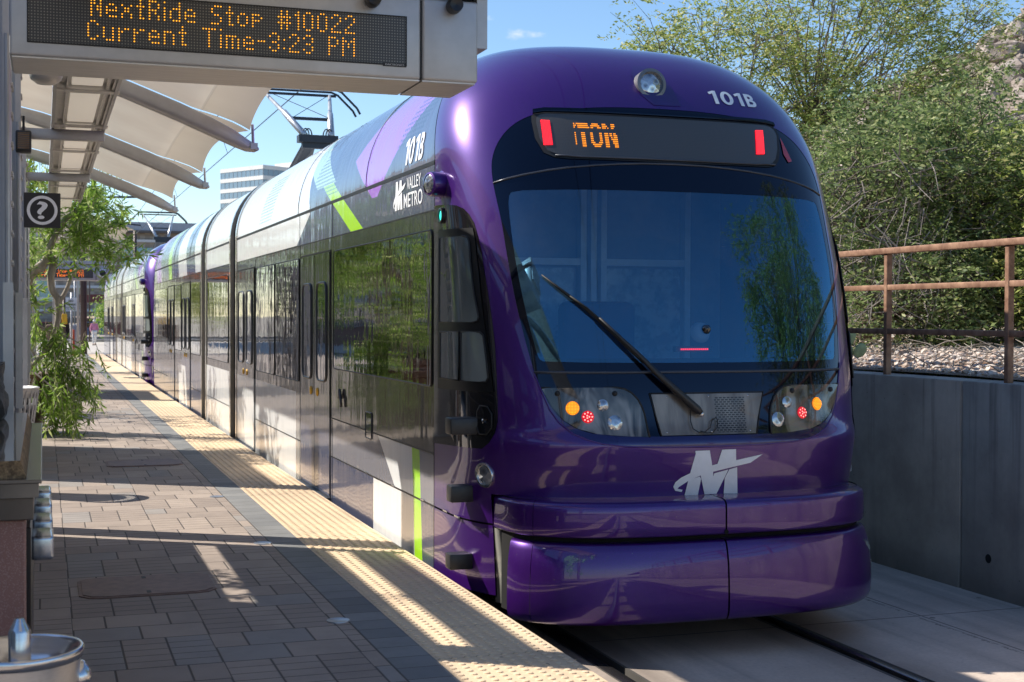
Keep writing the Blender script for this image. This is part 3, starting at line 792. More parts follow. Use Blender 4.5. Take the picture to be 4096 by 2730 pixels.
cb = MB(); cb.tube([surf_uz(u_, z_) + Vector((0, -.02, 0)) for u_, z_ in [(-.13, 1.40), (-.135, 1.34), (-.125, 1.295), (-.09, 1.272), (-.05, 1.275), (-.01, 1.30), (.0, 1.335), (.03, 1.355), (.04, 1.34), (.035, 1.30), (.0, 1.27), (-.04, 1.268), (-.08, 1.28)]], .0028, 6); cb.build('washer_hose', rubber, car, smooth=True)
# cluster rims
for s in (-1, 1):
    strip_on('cluster_rim', [(p[0] * -s, p[1]) for p in CL[:9]], surf_uz, rubber, car, .006, .002)
# ---- wiper
wp = MB()
A = [(-.075, 1.378), (-.10, 1.395), (-.24, 1.52), (-.34, 1.612), (-.42, 1.70), (-.53, 1.81), (-.64, 1.925)]
wp.tube([surf_uz(u_, z_) + nrm(surf_uz, u_, z_) * .05 for u_, z_ in A], [.014, .026, .022, .018, .014, .011, .008], 8)
wpo = wp.build('wiper_arm', dark, car, smooth=True)
b_ = MB(); b_.tube([surf_uz(u_, z_) + nrm(surf_uz, u_, z_) * .022 for u_, z_ in [(-.931, 2.182), (-.84, 2.10), (-.74, 2.015), (-.64, 1.925), (-.55, 1.83), (-.47, 1.745), (-.40, 1.67)]], [.005, .009, .011, .012, .011, .010, .006], 6)
b_.tube([surf_uz(u_, z_) + nrm(surf_uz, u_, z_) * .035 for u_, z_ in [(-.79, 2.055), (-.70, 1.985), (-.64, 1.925), (-.57, 1.85), (-.50, 1.775)]], .006, 6)
b_.build('wiper_blade', rubber, wpo, smooth=True)
pp = surf_uz(-.070, 1.378); a = MB(); a.lathe([(.0001, .05), (.012, .05), (.016, .04), (.018, 0)], 14, pp, Matrix.Rotation(R(90), 3, 'X')); a.build('wiper_pivot', chrome, wpo, smooth=True)
# ---- front emblem and number
make_logo('front_emblem', surf_uz, white_p, car, lambda u_, z_: (u_, z_), off=.0035)
text_on('fleet_number', '101B', (.388, .758, 3.322, 3.418), surf_uz, white_p, car, off=.004, extra=glyph_number())

# ---- cab side : black panel, windows, lamps
BP = [(8.515, 2.652), (8.27, 2.640), (8.115, 2.624), (8.04, 2.600), (7.99, 2.565), (7.94, 2.51), (7.89, 2.42), (7.845, 2.33), (7.79, 2.18), (7.745, 2.05), (7.70, 1.90), (7.665, 1.76), (7.635, 1.60), (7.615, 1.45), (7.607, 1.33), (7.612, 1.26), (7.64, 1.205), (7.70, 1.165), (8.0, 1.155), (8.515, 1.130)]
def yb(P): return [(y, z) for y, z in P]
WU = [(8.350, 2.436), (7.985, 2.428), (7.955, 2.418), (7.935, 2.39), (7.90, 2.27), (7.84, 2.08), (7.785, 1.94), (7.79, 1.916), (7.82, 1.908), (8.350, 1.908)]
WL = [(8.330, 1.845), (7.76, 1.852), (7.735, 1.83), (7.70, 1.70), (7.672, 1.585), (7.69, 1.556), (8.330, 1.555)]
for s in (-1, 1):
    fn = (lambda Y, z, s=s: side_yz(Y, z, s)); sg = s
    bpn = patch('cab_side_panel', [BP], fn, blk_gloss if s < 0 else blk_gloss, car, off=.003, st=.07, holes=[WU, WL] if False else (), sgn=s)
    FR = [(8.400, 2.487), (7.935, 2.476), (7.90, 2.40), (7.83, 2.20), (7.745, 1.90), (7.68, 1.68), (7.640, 1.50), (8.400, 1.488)]
    fr = patch('cab_window_frame', [FR], fn, simple('anodised_frame', (.020, .020, .021), .35, .5), car, off=.009, st=.06, sgn=s)
    wg = Mt('cab_window_glass_view'); xx, yy, zz = wg.obj(); n1 = wg.noise(1.2, 2, .5, stretch=(1, 3, .5)); wg.base(wg.mix(n1.ss(.4, .6), (.10, .125, .125), (.22, .25, .245))); wg.set(rough=.05, coat=1, coatr=.01)
    for P in (WU, [(8.330, 1.845), (7.965, 1.848), (7.955, 1.558), (8.330, 1.556)], [(7.935, 1.850), (7.765, 1.850), (7.74, 1.83), (7.705, 1.70), (7.678, 1.585), (7.69, 1.558), (7.925, 1.557)]):
        pn = patch('window_pane', [P], fn, wg.m, fr, off=.013, st=.06, sgn=s)
        strip_on('pane_gasket', P + [P[0]], fn, rubber, pn, .006, .013, sgn=s)
    # green door light
    p = side_yz(8.325, 2.575, s); Mx = Matrix.Rotation(R(90) * s, 3, 'Y')
    disc_lamp('door_status_lamp', p, Mx, .050, dark, green_e, car, .022)
    if s > 0: continue
    # camera pod
    ax = Vector((s * .95, -.28, 0)).normalized(); Mq = ax.to_track_quat('Z', 'Y').to_matrix(); p = side_yz(8.34, 2.77, s) - ax * .055
    a = MB(); a.lathe([(.105, .0), (.098, .045), (.078, .055), (.078, .140), (.073, .155), (.060, .160)], 32, p, Mq); pod = a.build('camera_pod', purple, car, smooth=True, angle=40)
    a = MB(); a.lathe([(.0001, .170), (.03, .168), (.052, .160), (.062, .153)], 28, p, Mq); a.build('lens', lens, pod, smooth=True)
    # bumper stops (black bracket boxes)
    for (Y0_, z0_, z1_, out) in ((7.82, .835, .935, .09), (7.84, .43, .525, .09)):
        xs = sorted((XC + s * 1.27, XC + s * (1.325 + out)))
        a = MB(); a.bbox(xs[0], xs[1], Y0_, Y0_ + .105, z0_, z1_, .010); o_ = a.build('side_stop_block', dark, car, smooth=True, angle=35)
    xs = sorted((XC + s * 1.20, XC + s * (1.325 + .115)))
    a = MB(); a.bbox(xs[0], xs[1], 7.74, 7.87, 1.245, 1.345, .012)
    mm = a.build('mirror_bracket', dark, car, smooth=True, angle=35)
    PLT = [(7.755, 1.420), (7.645, 1.412), (7.632, 1.250), (7.745, 1.250)]
    patch('mount_plate', [smooth_poly(PLT, 1)], fn, blk_gloss, mm, off=.010, st=.05, sgn=s); strip_on('plate_edge', smooth_poly(PLT, 1) + [smooth_poly(PLT, 1)[0]], fn, dark, mm, .004, .010, sgn=s)
    p = side_yz(7.675, 1.33, s) + Vector((s * .03, 0, 0)); a = MB(); a.lathe([(.0001, .006), (.010, .005), (.014, 0)], 16, p, Matrix.Rotation(R(90) * s, 3, 'Y') @ Matrix.Rotation(0, 3, 'X')); a.build('lock', chrome, mm, smooth=True)
    # round side lamp
    p = side_yz(7.70, 1.010, s); nn_ = nrm(fn, 7.70, 1.01) * s; Mq = nn_.to_track_quat('Z', 'Y').to_matrix()
    a = MB(); a.lathe([(.072, -.02), (.078, .0), (.074, .012), (.064, .010), (.062, .0)], 32, p, Mq); fl_ = a.build('side_lamp', blk_gloss if False else chrome, car, smooth=True, angle=40)
    a = MB(); a.lathe([(.0001, .014), (.03, .011), (.062, .002)], 24, p, Mq); a.build('lens', lens, fl_, smooth=True)

# ---- bumpers (upper and lower fairing)
def bump_pt(a, z, Fb, Lb, Wb):
    s = 1 if a >= 0 else -1; b = abs(a) * math.pi / 2
    q = min(1, max(0, (abs(a) - .60) / .26)); Wb = Wb * (1 - .034 * q * q * (3 - 2 * q))
    return Vector((XC + s * Wb * math.sin(b) ** (2 / 3.2), Fb + Lb * (1 - max(math.cos(b), 0) ** (2 / 3.2)), z))
def bumper(prof, a0=-.86, a1=.86, rear=False, n=84):
    """prof: list (z, inset) from top inner edge over the front to the bottom inner edge"""
    P = []
    for (z, ins, lift) in prof:
        row = []
        for k in range(n + 1):
            a = a0 + (a1 - a0) * k / n
            p = bump_pt(a, z, 7.04 + ins, 1.03 - ins * .25, 1.260 - ins * .9)
            row.append(mir(p) if rear else p)
        P.append(row)
    return MB().grid(P)
up = [(.905, .34, 0), (.902, .12, 0), (.900, .05, 0), (.894, .025, 0), (.884, .010, 0), (.870, .004, 0), (.84, .001, 0), (.76, .0, 0), (.712, .0, 0), (.702, .006, 0), (.700, .03, 0), (.700, .30, 0)]
lo = [(.668, .30, 0), (.668, .03, 0), (.664, .012, 0), (.650, .000, 0), (.62, -.010, 0), (.575, -.022, 0), (.53, -.030, 0), (.45, -.036, 0), (.34, -.040, 0), (.27, -.038, 0), (.235, -.028, 0), (.214, -.008, 0), (.206, .03, 0), (.205, .30, 0)]
for rear in (False, True):
    if not rear:
        for nm, pr in (('upper_bumper', up), ('lower_bumper', lo)):
            for (a0, a1) in ((-.5728, -.0001), (.0001, .86)):
                bumper(pr, a0, a1, False, 48).build(nm, purple, car, smooth=True, angle=60)
        bumper(up, -.86, -.5752, False, 16).build('bumper_end_cap', purple, car, smooth=True, angle=60)
        bumper(lo, -.715, -.5752, False, 16).build('bumper_end_cap', purple, car, smooth=True, angle=60)
    else:
        bumper(up, rear=True).build('upper_bumper', purple, car, smooth=True, angle=60); bumper(lo, rear=True).build('lower_bumper', purple, car, smooth=True, angle=60)
    bk = MB(); P = []
    for z in (.24, .90):
        P.append([mir(bump_pt(a / 20, z, 7.12, .95, 1.24)) if rear else bump_pt(a / 20, z, 7.12, .95, 1.24) for a in range(-16, 17)])
    bk.grid(P); bk.build('bumper_core', simple('bumper_core_black', (.004, .004, .005), .9) if not rear else bpy.data.materials['bumper_core_black'], car, smooth=True)
# flexible striped closing strip between skirt and bumper
bs = Mt('flexible_gap_seal'); x, y, z = bs.obj(); wv = ((y * 62 + (z * 6).sin() * 1.1).sin()); bs.base(bs.mix(wv.ss(-.2, .9), (.012, .012, .014), (.30, .30, .27))); bs.set(rough=.18, coat=.8); bs.bump(wv, .6, .01)
for s in (-1, 1):
    P = []
    for z in (.26, .36, .5, .62, .70):
        P.append([side_yz(7.44 + .24 * k / 6, z, s) + Vector((s * (-.008 + .020 * math.sin(math.pi * k / 6)), .0, 0)) for k in range(7)])
    MB().grid(P).build('gap_seal', bs.m, car, smooth=True)
hole_ = MB(); p = bump_pt(0, .715, 7.04, 1.03, 1.268); hole_.lathe([(.0001, .004), (.013, .004), (.013, -.01)], 16, p + Vector((0, -.0005, 0)), Matrix.Rotation(R(90), 3, 'X')); hole_.build('bumper_plug', simple('hole_black', (.002, .002, .002), .9), car)
# paint scuffs on the lower bumper
scf = Mt('scuffed_paint'); nt = scf.nt; n1 = scf.noise(16, 6, .7); n2 = scf.noise(4, 2, .5); scf.base((.22, .30, .32)); scf.set(rough=.5)
msk = (n1 * .6 + n2 * .5).ss(.53, .64)
scf.set(alpha=msk * .75)
def lob(a, z):
    prz = [(.205, .03), (.214, -.008), (.235, -.028), (.27, -.038), (.34, -.040), (.45, -.036), (.53, -.030), (.575, -.022), (.62, -.010), (.650, 0)]
    ins = float(np.interp(z, [q[0] for q in prz], [q[1] for q in prz])); return bump_pt(a, z, 7.04 + ins, 1.03 - ins * .25, 1.260 - ins * .9)
patch('scuff_mark', [smooth_poly([(-.42, .615), (-.27, .612), (-.25, .59), (-.33, .575), (-.36, .47), (-.41, .46), (-.43, .55)], 2)], lob, scf.m, car, off=.0015, st=.02)
patch('scuff_mark', [smooth_poly([(.50, .60), (.66, .62), (.66, .57), (.62, .54), (.645, .42), (.60, .40), (.57, .52), (.50, .58)], 2)], lob, scf.m, car, off=.0015, st=.02)

# ---- side fittings of the body (both sides)
seal = simple('door_seal_black', (.010, .010, .011), .45)
sill_m = simple('door_sill_dark', (.06, .065, .075), .4, .4)
amb_disc = simple('amber_push_button', (.75, .42, .03), .4)
def rrect(y0, y1, z0, z1, r=.06, n=5):
    P = []
    for (cy, cz, a0) in ((y1 - r, z1 - r, 0), (y0 + r, z1 - r, 90), (y0 + r, z0 + r, 180), (y1 - r, z0 + r, 270)):
        for k in range(n + 1): P.append((cy + r * math.cos(R(a0 + 90 * k / n)), cz + r * math.sin(R(a0 + 90 * k / n))))
    return P
def flat(s, P, off, name, mat, parent, th=.01):
    """flat plate on the body side, standing off the side plane"""
    mb = MB(); n = len(P); x0 = XC + s * (1.325 + off - th); x1 = XC + s * (1.325 + off)
    Q = P if s > 0 else P[::-1]
    V = [(x0, y, z) for y, z in Q] + [(x1, y, z) for y, z in Q]
    F = [tuple(n + i for i in range(n))] + [(i, (i + 1) % n, n + (i + 1) % n, n + i) for i in range(n)]
    mb.add(V, F); return mb.build(name, mat, parent)
def outline(s, P, off, name, mat, parent, r=.006):
    mb = MB(); mb.tube([(XC + s * (1.325 + off), y, z) for y, z in P + [P[0]]], r, 5, cap=False); return mb.build(name, mat, parent, smooth=True)
def windowp(s, y0, y1, z0, z1):
    w_ = flat(s, rrect(y0, y1, z0, z1, .05), .006, 'side_window', sideglass, car); outline(s, rrect(y0, y1, z0, z1, .05), .004, 'gasket', seal, w_); return w_
def door(s, y0, y1, leaves=2, z0=.365, z1=2.50):
    wd = (y1 - y0) / leaves
    for k in range(leaves):
        a, b = y0 + wd * k + .008, y0 + wd * (k + 1) - .008
        d_ = flat(s, rrect(a, b, z0, z1, .02, 2), .010, 'door_leaf', livery, car, .02)
        g = rrect(a + .13, b - .13, 1.36, 2.24, .09)
        gl = flat(s, g, .014, 'door_window', sideglass, d_, .006)
        outline(s, g, .014, 'door_window_rim', trim, d_, .010)
        cx_ = b - .05 if k == 0 else a + .05
        p = MB(); p.lathe([(.0001, .008), (.034, .008), (.040, 0)], 18, (XC + s * 1.337, (a + b) / 2 if leaves == 1 else cx_ + (.10 if k else -.10) * 1, 1.25), Matrix.Rotation(R(90) * s, 3, 'Y')); p.build('door_button', amb_disc, d_, smooth=True)
    m_ = MB(); m_.box(*sorted((XC + s * 1.30, XC + s * 1.375)), y0 - .03, y1 + .03, .315, .352); m_.build('door_sill', sill_m, car)
    e = MB()
    for yy in (y0 - .012, y1 + .002): e.box(*sorted((XC + s * 1.32, XC + s * 1.331)), yy, yy + .010, .32, 2.52)
    e.box(*sorted((XC + s * 1.32, XC + s * 1.331)), y0, y1, 2.508, 2.522); e.build('door_surround', seal, car)
for s in (-1, 1):
    for (a, b, z0, z1) in ((8.56, 11.72, 1.49, 2.50), (13.42, 14.86, 1.30, 2.50), (14.94, 16.30, 1.30, 2.50), (18.86, 21.32, 1.30, 2.50), (22.36, 23.8, 1.3, 2.5), (25.55, 26.8, 1.3, 2.5), (28.5, 31.6, 1.49, 2.5)):
        windowp(s, a, b, z0, z1)
    door(s, 11.88, 13.30, 2); door(s, 16.43, 17.90, 2); door(s, 23.95, 25.40, 2); door(s, 26.9, 28.32, 2)
    g = MB()
    xs = sorted((XC + s * 1.323, XC + s * 1.3275))
    for (a, b, z) in ((8.52, 17.97, 2.93), (18.7, 21.49, 2.93), (22.22, 31.7, 2.93), (13.32, 16.4, .72), (8.5, 11.86, .72), (18.7, 21.49, .72), (8.52, 11.86, 1.055), (8.52, 16.4, 2.625), (18.7, 21.49, 2.635), (22.2, 31.7, 2.635), (22.2, 23.9, .72), (28.4, 31.7, .72)):
        h = .013 if z == 2.93 else .005
        g.box(xs[0], xs[1], a, b, z - h, z + h)
    for yy, z0, z1 in ((11.80, .33, 1.05), (13.38, .33, 2.62), (16.36, .33, 2.6), (28.4, .33, 2.6), (23.86, .33, 2.6), (13.40, 2.63, 2.92), (11.8, 2.63, 2.92)):
        g.box(xs[0], xs[1], yy - .004, yy + .004, z0, z1)
    g.build('panel_gaps', seal, car)
    hn = MB()
    for yy in (8.75, 9.55, 10.4, 7.95, 8.20): hn.box(*sorted((XC + s * 1.322, XC + s * 1.331)), yy, yy + .09, .722, .733)
    hn.build('skirt_hinges', chrome, car)
    # roof panel joints
    for yy in (10.5, 13.5, 24.0, 27.0):
        rj = MB()
        P = [(XC + s * (.525 + .8 * math.cos(math.pi / 2 * k / 14) + .0015), yy, 2.94 + .871 * math.sin(math.pi / 2 * k / 14)) for k in range(13)]
        rj.tube(P, .0025, 4, cap=False); rj.build('roof_panel_joint', seal, car, smooth=True)
    fn = (lambda Y, z, s=s: side_yz(Y, z, s))
    # side emblem, name and number
    if s < 0:
        tr = lambda u_, z_: (9.36 - (u_ + .24) / .568 * .01 - (u_ + .1) * 1.0 - .02, 2.69 + (z_ - .905) / .265 * .205)
        make_logo('side_emblem', fn, white_p, car, lambda u_, z_: (9.60 - (u_ + .24) * .62, 2.690 + (z_ - .905) / .265 * .205), sgn=-1)
        text_on('operator_name', 'VALLEY', (9.215, 8.845, 2.812, 2.895), fn, white_p, car, sgn=-1, bold=.008)
        text_on('operator_name', 'METRO', (9.30, 8.805, 2.690, 2.790), fn, white_p, car, sgn=-1, bold=.008)
        text_on('fleet_number', '101B', (9.31, 8.815, 2.985, 3.170), fn, white_p, car, sgn=-1, extra=glyph_number())
        k_ = MB(); k_.tube([(2.365, 11.45, 1.25), (2.36, 11.40, 1.32), (2.36, 11.36, 1.25), (2.36, 11.34, 1.18)], .012, 8); k_.build('crew_handle', trim, car, smooth=True)
        flat(-1, rrect(10.28, 10.48, 1.00, 1.20, .02), .004, 'socket_cover', blk_gloss, car)
        outline(-1, rrect(10.28, 10.48, 1.00, 1.20, .02), .004, 'socket_rim', trim, car, .005)
# ---- roof equipment and pantograph
rq = simple('roof_equipment_grey', (.30, .31, .32), .6)
pn_dark = simple('pantograph_dark', (.035, .045, .06), .5, .4); pn_light = simple('pantograph_aluminium', (.55, .56, .57), .35, .7)
pg = MB()
for dx in (-.22, .22): pg.tube([(XC + dx * 1.2, 21.2, 3.84), (XC + dx * .7, 19.5, 4.42)], [.05, .035], 8)
pg.box(XC - .28, XC + .28, 19.35, 19.55, 4.40, 4.50); pg.box(XC - .22, XC + .22, 19.4, 19.52, 4.32, 4.40); pg.box(XC - .4, XC + .4, 20.9, 21.6, 3.80, 3.92)
pg.add([(XC - .26, 21.25, 3.84), (XC + .02, 20.7, 3.84), (XC + .0, 19.6, 4.38), (XC - .14, 19.6, 4.38)], [(0, 1, 2, 3)])
po = pg.build('pantograph', pn_dark, car)
pf = MB()
for sx in (-1, 1): pf.tube([(XC + sx * .19, 19.42, 4.50), (XC + sx * .34, 20.25, 4.93), (XC + sx * .35, 20.3, 4.95), (XC + sx * .50, 21.1, 5.34)], [.050, .046, .034, .026], 10)
pf.build('upper_arm', pn_light, po, smooth=True)
def part_tube(name, tubes, mat, parent):
    a = MB()
    for pts, rr, n in tubes: a.tube(pts, rr, n)
    return a.build(name, mat, parent, smooth=True, angle=40)
pr = MB(); pr.box(XC - .34, XC + .34, 20.0, 20.06, 4.80, 4.84); pr.build('cross_bar', pn_dark, po)
for yy in (20.95, 21.25):
    part_tube('contact_bow', [([(XC - .95, yy, 5.06), (XC - .90, yy, 5.15), (XC - .66, yy, 5.38), (XC - .56, yy, 5.42), (XC + .56, yy, 5.42), (XC + .66, yy, 5.38), (XC + .90, yy, 5.15), (XC + .95, yy, 5.06)], .018, 6)], pn_dark, po)
part_tube('head_bar', [([(XC - .6, 21.1, 5.34), (XC + .6, 21.1, 5.34)], .022, 6)], pn_dark, po)
part_tube('brace_wire', [([(XC - .42, 20.9, 5.3), (XC + .30, 20.0, 4.83)], .005, 4)], pn_dark, po); part_tube('brace_wire', [([(XC + .42, 20.9, 5.3), (XC - .25, 20.0, 4.83)], .005, 4)], pn_dark, po)
for sx in (-1, 1):
    for q in range(2): part_tube('cable_loop', [([(XC + sx * (.13 + .04 * q) + .05 * math.cos(a_), 19.45, 4.50 + .10 * math.sin(a_)) for a_ in [k * math.pi / 8 for k in range(9)]], .010, 5)], pn_dark, po)
# ---- cab interior seen through the windscreen
int_m = simple('cab_lining_blue_grey', (.22, .27, .33), .6); int_l = simple('cab_frame_light', (.75, .80, .85), .5); dash = simple('dashboard_dark', (.015, .017, .022), .5)
ci = MB(); ci.box(XC - 1.2, XC + 1.2, 9.45, 9.5, 1.0, 3.0); ci.box(XC - 1.25, XC + 1.25, 7.7, 9.5, .95, .99)
ci.build('cab_bulkhead', int_m, car)
cfm = MB()
for u_ in (-.78, -.70, .02, .10, .18, .86): cfm.box(XC + u_, XC + u_ + .045, 9.36, 9.44, 1.0, 2.9)
cfm.box(XC - .74, XC + .06, 9.37, 9.44, 2.32, 2.37); cfm.box(XC + .2, XC + .9, 9.37, 9.44, 2.32, 2.37); cfm.build('bulkhead_frame', int_l, car)
cw = MB(); cw.box(XC - .66, XC - .02, 9.40, 9.43, 1.45, 2.30); cw.box(XC + .24, XC + .84, 9.40, 9.43, 1.45, 2.30)
cwm = Mt('bulkhead_glazing'); n1 = cwm.noise(7, 4, .6); cwm.base(cwm.mix(n1.ss(.4, .6), (.16, .24, .30), (.50, .58, .60))); cwm.set(rough=.2); cw.build('bulkhead_window', cwm.m, car)
dd = MB(); P = []
for (z, ins) in ((1.70, .02), (1.66, .06), (1.64, .35), (1.60, .75), (1.0, .8)):
    P.append([surf_uz(-1.03 + 2.06 * k / 20, 1.67) + Vector((0, .03 + ins, z - 1.67)) for k in range(21)])
dd.grid(P); dd.build('dashboard', dash, car, smooth=True, angle=40)
st_ = MB(); st_.bbox(XC - .35, XC + .2, 8.75, 8.9, 1.3, 2.05, .06, 3); st_.bbox(XC - .38, XC + .22, 8.35, 8.9, 1.25, 1.4, .05, 3); st_.build('driver_seat', simple('seat_blue', (.02, .05, .12), .8), car, smooth=True, angle=40)
cc = MB(); cc.lathe([(.0001, .05), (.03, .048), (.055, .03), (.065, .0)], 24, surf_uz(.03, 1.87) + Vector((0, .07, -.02)), Matrix.Rotation(R(70), 3, 'X')); cam_o = cc.build('cab_camera', simple('white_plastic', (.6, .62, .64), .4), car, smooth=True)
cc = MB(); cc.lathe([(.0001, .075), (.02, .070), (.030, .045)], 20, surf_uz(.03, 1.87) + Vector((.01, .05, -.015)), Matrix.Rotation(R(70), 3, 'X')); cc.build('camera_dome', blk_gloss, cam_o, smooth=True)
cc = MB(); 
for k in range(14): cc.bbox(XC - .02 + k * .0135, XC - .012 + k * .0135, 7.60, 7.61, 1.742, 1.752, .001, 1)
cc.build('brake_light_bar', red_e, car)
cc = MB(); cc.box(XC - .05, XC + .20, 7.62, 7.66, 1.73, 1.765); cc.build('light_bar_case', dash, car)
# saloon floor/ceiling shade so the shell is not hollow
sl_ = MB(); sl_.box(XC - 1.2, XC + 1.2, 9.6, 30.6, 2.75, 2.8); sl_.box(XC - 1.2, XC + 1.2, 9.6, 30.6, .55, .6); sl_.build('saloon_lining', int_m, car)

car2 = copy_tree(car); car2.location = (XC, 7.0 + 26.85, 0)
car2['label'] = 'second purple and grey light rail vehicle coupled behind the first, far end of the train'; car['group'] = car2['group'] = 'coupled light rail vehicles at the platform'
# ================================================================== ground, platform, tracks
PZ = .356
def paver_mat():
    m = Mt('concrete_pavers'); x, y, z = m.geo()
    CX, CY = .64, .58
    xi = ((x + .50) / CX).floor(); yi = ((y + .02) / CY).floor(); fx = ((x + .50) / CX).frac(); fy = ((y + .02) / CY).frac()
    par = (xi + yi).mod(2.) < .5
    # plain cells: 2 courses of 2 bricks, half-bond ; ribbed cells: 3 bricks with 4 ribs
    row = (fy * 2).floor(); ux = (fx * 2 + row * .5); bx = ux.frac(); by = (fy * 2).frac()
    ux3 = fx * 3; bx3 = ux3.frac()
    e1 = ((bx * (1 - bx)) * 4); 
    jx = (bx - .5).abs() * (-1.) + .5; jx = jx * .32; jy = ((by - .5).abs() * (-1.) + .5) * .29
    jp = jx.mn(jy)
    kx = ((bx3 - .5).abs() * (-1.) + .5) * .213; ky = ((fy - .5).abs() * (-1.) + .5) * .58
    rb = (fy * 5).frac(); kr = ((rb - .5).abs() * (-1.) + .5) * .116
    kp = kx.mn(ky)
    j = par * kp + (1 - par) * jp
    ribs = par * (1 - kr.ss(.001, .008))
    joint = 1 - j.ss(.0015, .008)
    idc = m.vec(xi * 7.3 + par * ux3.floor() + (1 - par) * (ux.floor() * 1.7), yi * 3.1 + (1 - par) * row * 5.5, 0.)
    rv = m.wn(idc)
    a = m.mix(rv.ss(.0, 1.), (.30, .243, .205), (.41, .335, .28)); b = (.30, .275, .255)
    c = m.mix(rv > .86, a, b)
    n = m.noise(3.2, 6, .7, vec=m.co); n2 = m.noise(90, 3, .6, vec=m.co)
    c = m.mix(n.ss(.35, .8) * .35, c, (.11, .088, .078)); c = m.mix(n2.ss(.4, .7) * .25, c, (.34, .29, .26))
    # plain dark grey band beside the tactile strip
    band = (x > 1.50)
    by2 = (y / .20).frac(); bj = 1 - (((by2 - .5).abs() * (-1.) + .5) * .2).ss(.001, .005)
    bc = m.wn(m.vec((y / .20).floor(), 3., 0.))
    c2 = m.mix(bc, (.17, .175, .18), (.26, .26, .255)); c2 = m.mix(n.ss(.35, .8) * .4, c2, (.08, .08, .08))
    c = m.mix(band, c, c2)
    jt = (joint.mx(ribs * .85)) * (1 - band) + bj * band
    be = (1 - ((x - 1.50).abs()).ss(.002, .007)); jt = jt.mx(be)
    sp = m.vor(1.6, vec=m.co); spot = (1 - sp.ss(.018, .03)) * .6
    c = m.mix(jt * .85, c, (.045, .038, .034)); c = m.mix(spot, c, (.05, .045, .045))
    m.base(c); m.set(rough=.85 - n * .15); 
    m.bump(n2 * .12 - jt * 1. + rv * .25 + n * .15, .55, .006); return m.m
pav = paver_mat()
pm_ = MB(); pm_.box(-7.0, 1.715, -10, 58.2, 0, PZ); tag(pm_.build('platform_paving', pav), kind='structure')
conc_edge = simple('platform_edge_concrete', (.30, .28, .25), .85, 0, .2, 5, .3)
pe = MB(); pe.box(1.715, 2.322, -10, 58.2, 0, PZ - .012); tag(pe.build('platform_edge', conc_edge), kind='structure')
# tactile strip : plates with real truncated domes near the viewer
tm = Mt('tactile_yellow_buff'); x, y, z = tm.geo(); n = tm.noise(2.2, 6, .7, vec=tm.co); n2 = tm.noise(30, 4, .7, vec=tm.co)
sm = ((y / .61).frac() - .5).abs() > .494
tl_ = tm.wn(tm.vec((y / .61).floor(), 1., 0.)); c = tm.mix(n.ss(.3, .8) * .5, tm.mix(tl_ * .5, (.78, .59, .39), (.66, .49, .33)), (.56, .44, .31)); gm_ = tm.noise(.9, 6, .75, vec=tm.co); c = tm.mix(gm_.ss(.48, .72) * .55, c, (.33, .25, .19)); c = tm.mix(n2.ss(.5, .8) * .45, c, (.30, .22, .14)); 
c = tm.mix((z > PZ + .0035) * n2.ss(.35, .65) * .5, c, (.84, .70, .50)); c = tm.mix(sm * .55, c, (.12, .09, .06)); c = tm.mix((1 - tm.vor(2.3, vec=tm.co).ss(.02, .035)) * .7, c, (.05, .04, .03))
fx = ((x - 1.715) / .0605).frac() - .5; fy = (y / .0605).frac() - .5; dd_ = 1 - (fx * fx + fy * fy).pw(.5).ss(.16, .26)
far = (y > 26.)
tm.base(c); tm.set(rough=.7); tm.bump(dd_ * far * 1. + n2 * .1, .8, .006)
tb = MB(); tb.box(1.717, 2.325, -10, 58.2, PZ - .012, PZ)
rows = []
V = []
def dome(cx, cy, n):
    pts = []
    for (r, h) in ((.0165, .0), (.0155, .0035), (.0105, .0055)):
        pts.append([(cx + r * math.cos(2 * math.pi * k / n), cy + r * math.sin(2 * math.pi * k / n), PZ + h) for k in range(n)])
    return pts
yy = 3.2
while yy < 26.:
    n = 12 if yy < 9 else (8 if yy < 15 else 6)
    for k in range(10):
        cx = 1.715 + .0605 * (k + .5); ps = dome(cx, yy, n); b = len(tb.v)
        for rr in ps: tb.v.extend(rr)
        for i in range(2):
            for j in range(n):
                tb.f.append((b + i * n + j, b + i * n + (j + 1) % n, b + (i + 1) * n + (j + 1) % n, b + (i + 1) * n + j)); tb.mi.append(0)
        tb.f.append(tuple(b + 2 * n + j for j in range(n))); tb.mi.append(0)
    yy += .0605
tag(tb.build('tactile_paving', tm.m), kind='structure')

# track slab with flangeways
g1 = XC - .7175; g2 = XC + .7175
sl = Mt('track_slab_concrete'); x, y, z = sl.geo(); n = sl.noise(1.1, 7, .65, vec=sl.co); n2 = sl.noise(40, 3, .6, vec=sl.co); vs = sl.vor(2.1, vec=sl.co); v3 = sl.vor(7., vec=sl.co)
c = sl.mix(n.ss(.3, .75), (.50, .415, .35), (.66, .555, .475)); c = sl.mix(n2.ss(.3, .8) * .25, c, (.22, .20, .185)); c = sl.mix((1 - vs.ss(.03, .05)) * .75, c, (.05, .045, .045)); c = sl.mix((1 - v3.ss(.035, .06)) * .4, c, (.10, .09, .09))
jt = ((x - 5.42).abs() < .008).mx(((y / 4.6 + .35).frac() < .0035)); nx = sl.noise(9, 5, .8, vec=sl.co)
crk = ((x - 5.38 + (nx - .5) * .16).abs() < .012) * (nx.ss(.4, .6)); c = sl.mix(jt.mx(crk) * .7, c, (.07, .06, .06))
st = sl.noise(1.6, 4, .6, vec=sl.co, stretch=(2.5, .12, 1)); c = sl.mix(st.ss(.45, .75) * .5, c, (.20, .175, .155)); rr_ = ((x - g1).abs()).mn((x - g2).abs()); c = sl.mix((1 - rr_.ss(.05, .42)) * n.ss(.25, .6) * .6, c, (.10, .075, .06))
sl.base(c); sl.set(rough=.8); sl.bump(n2 * .4 - jt, .35, .004); slm = sl.m
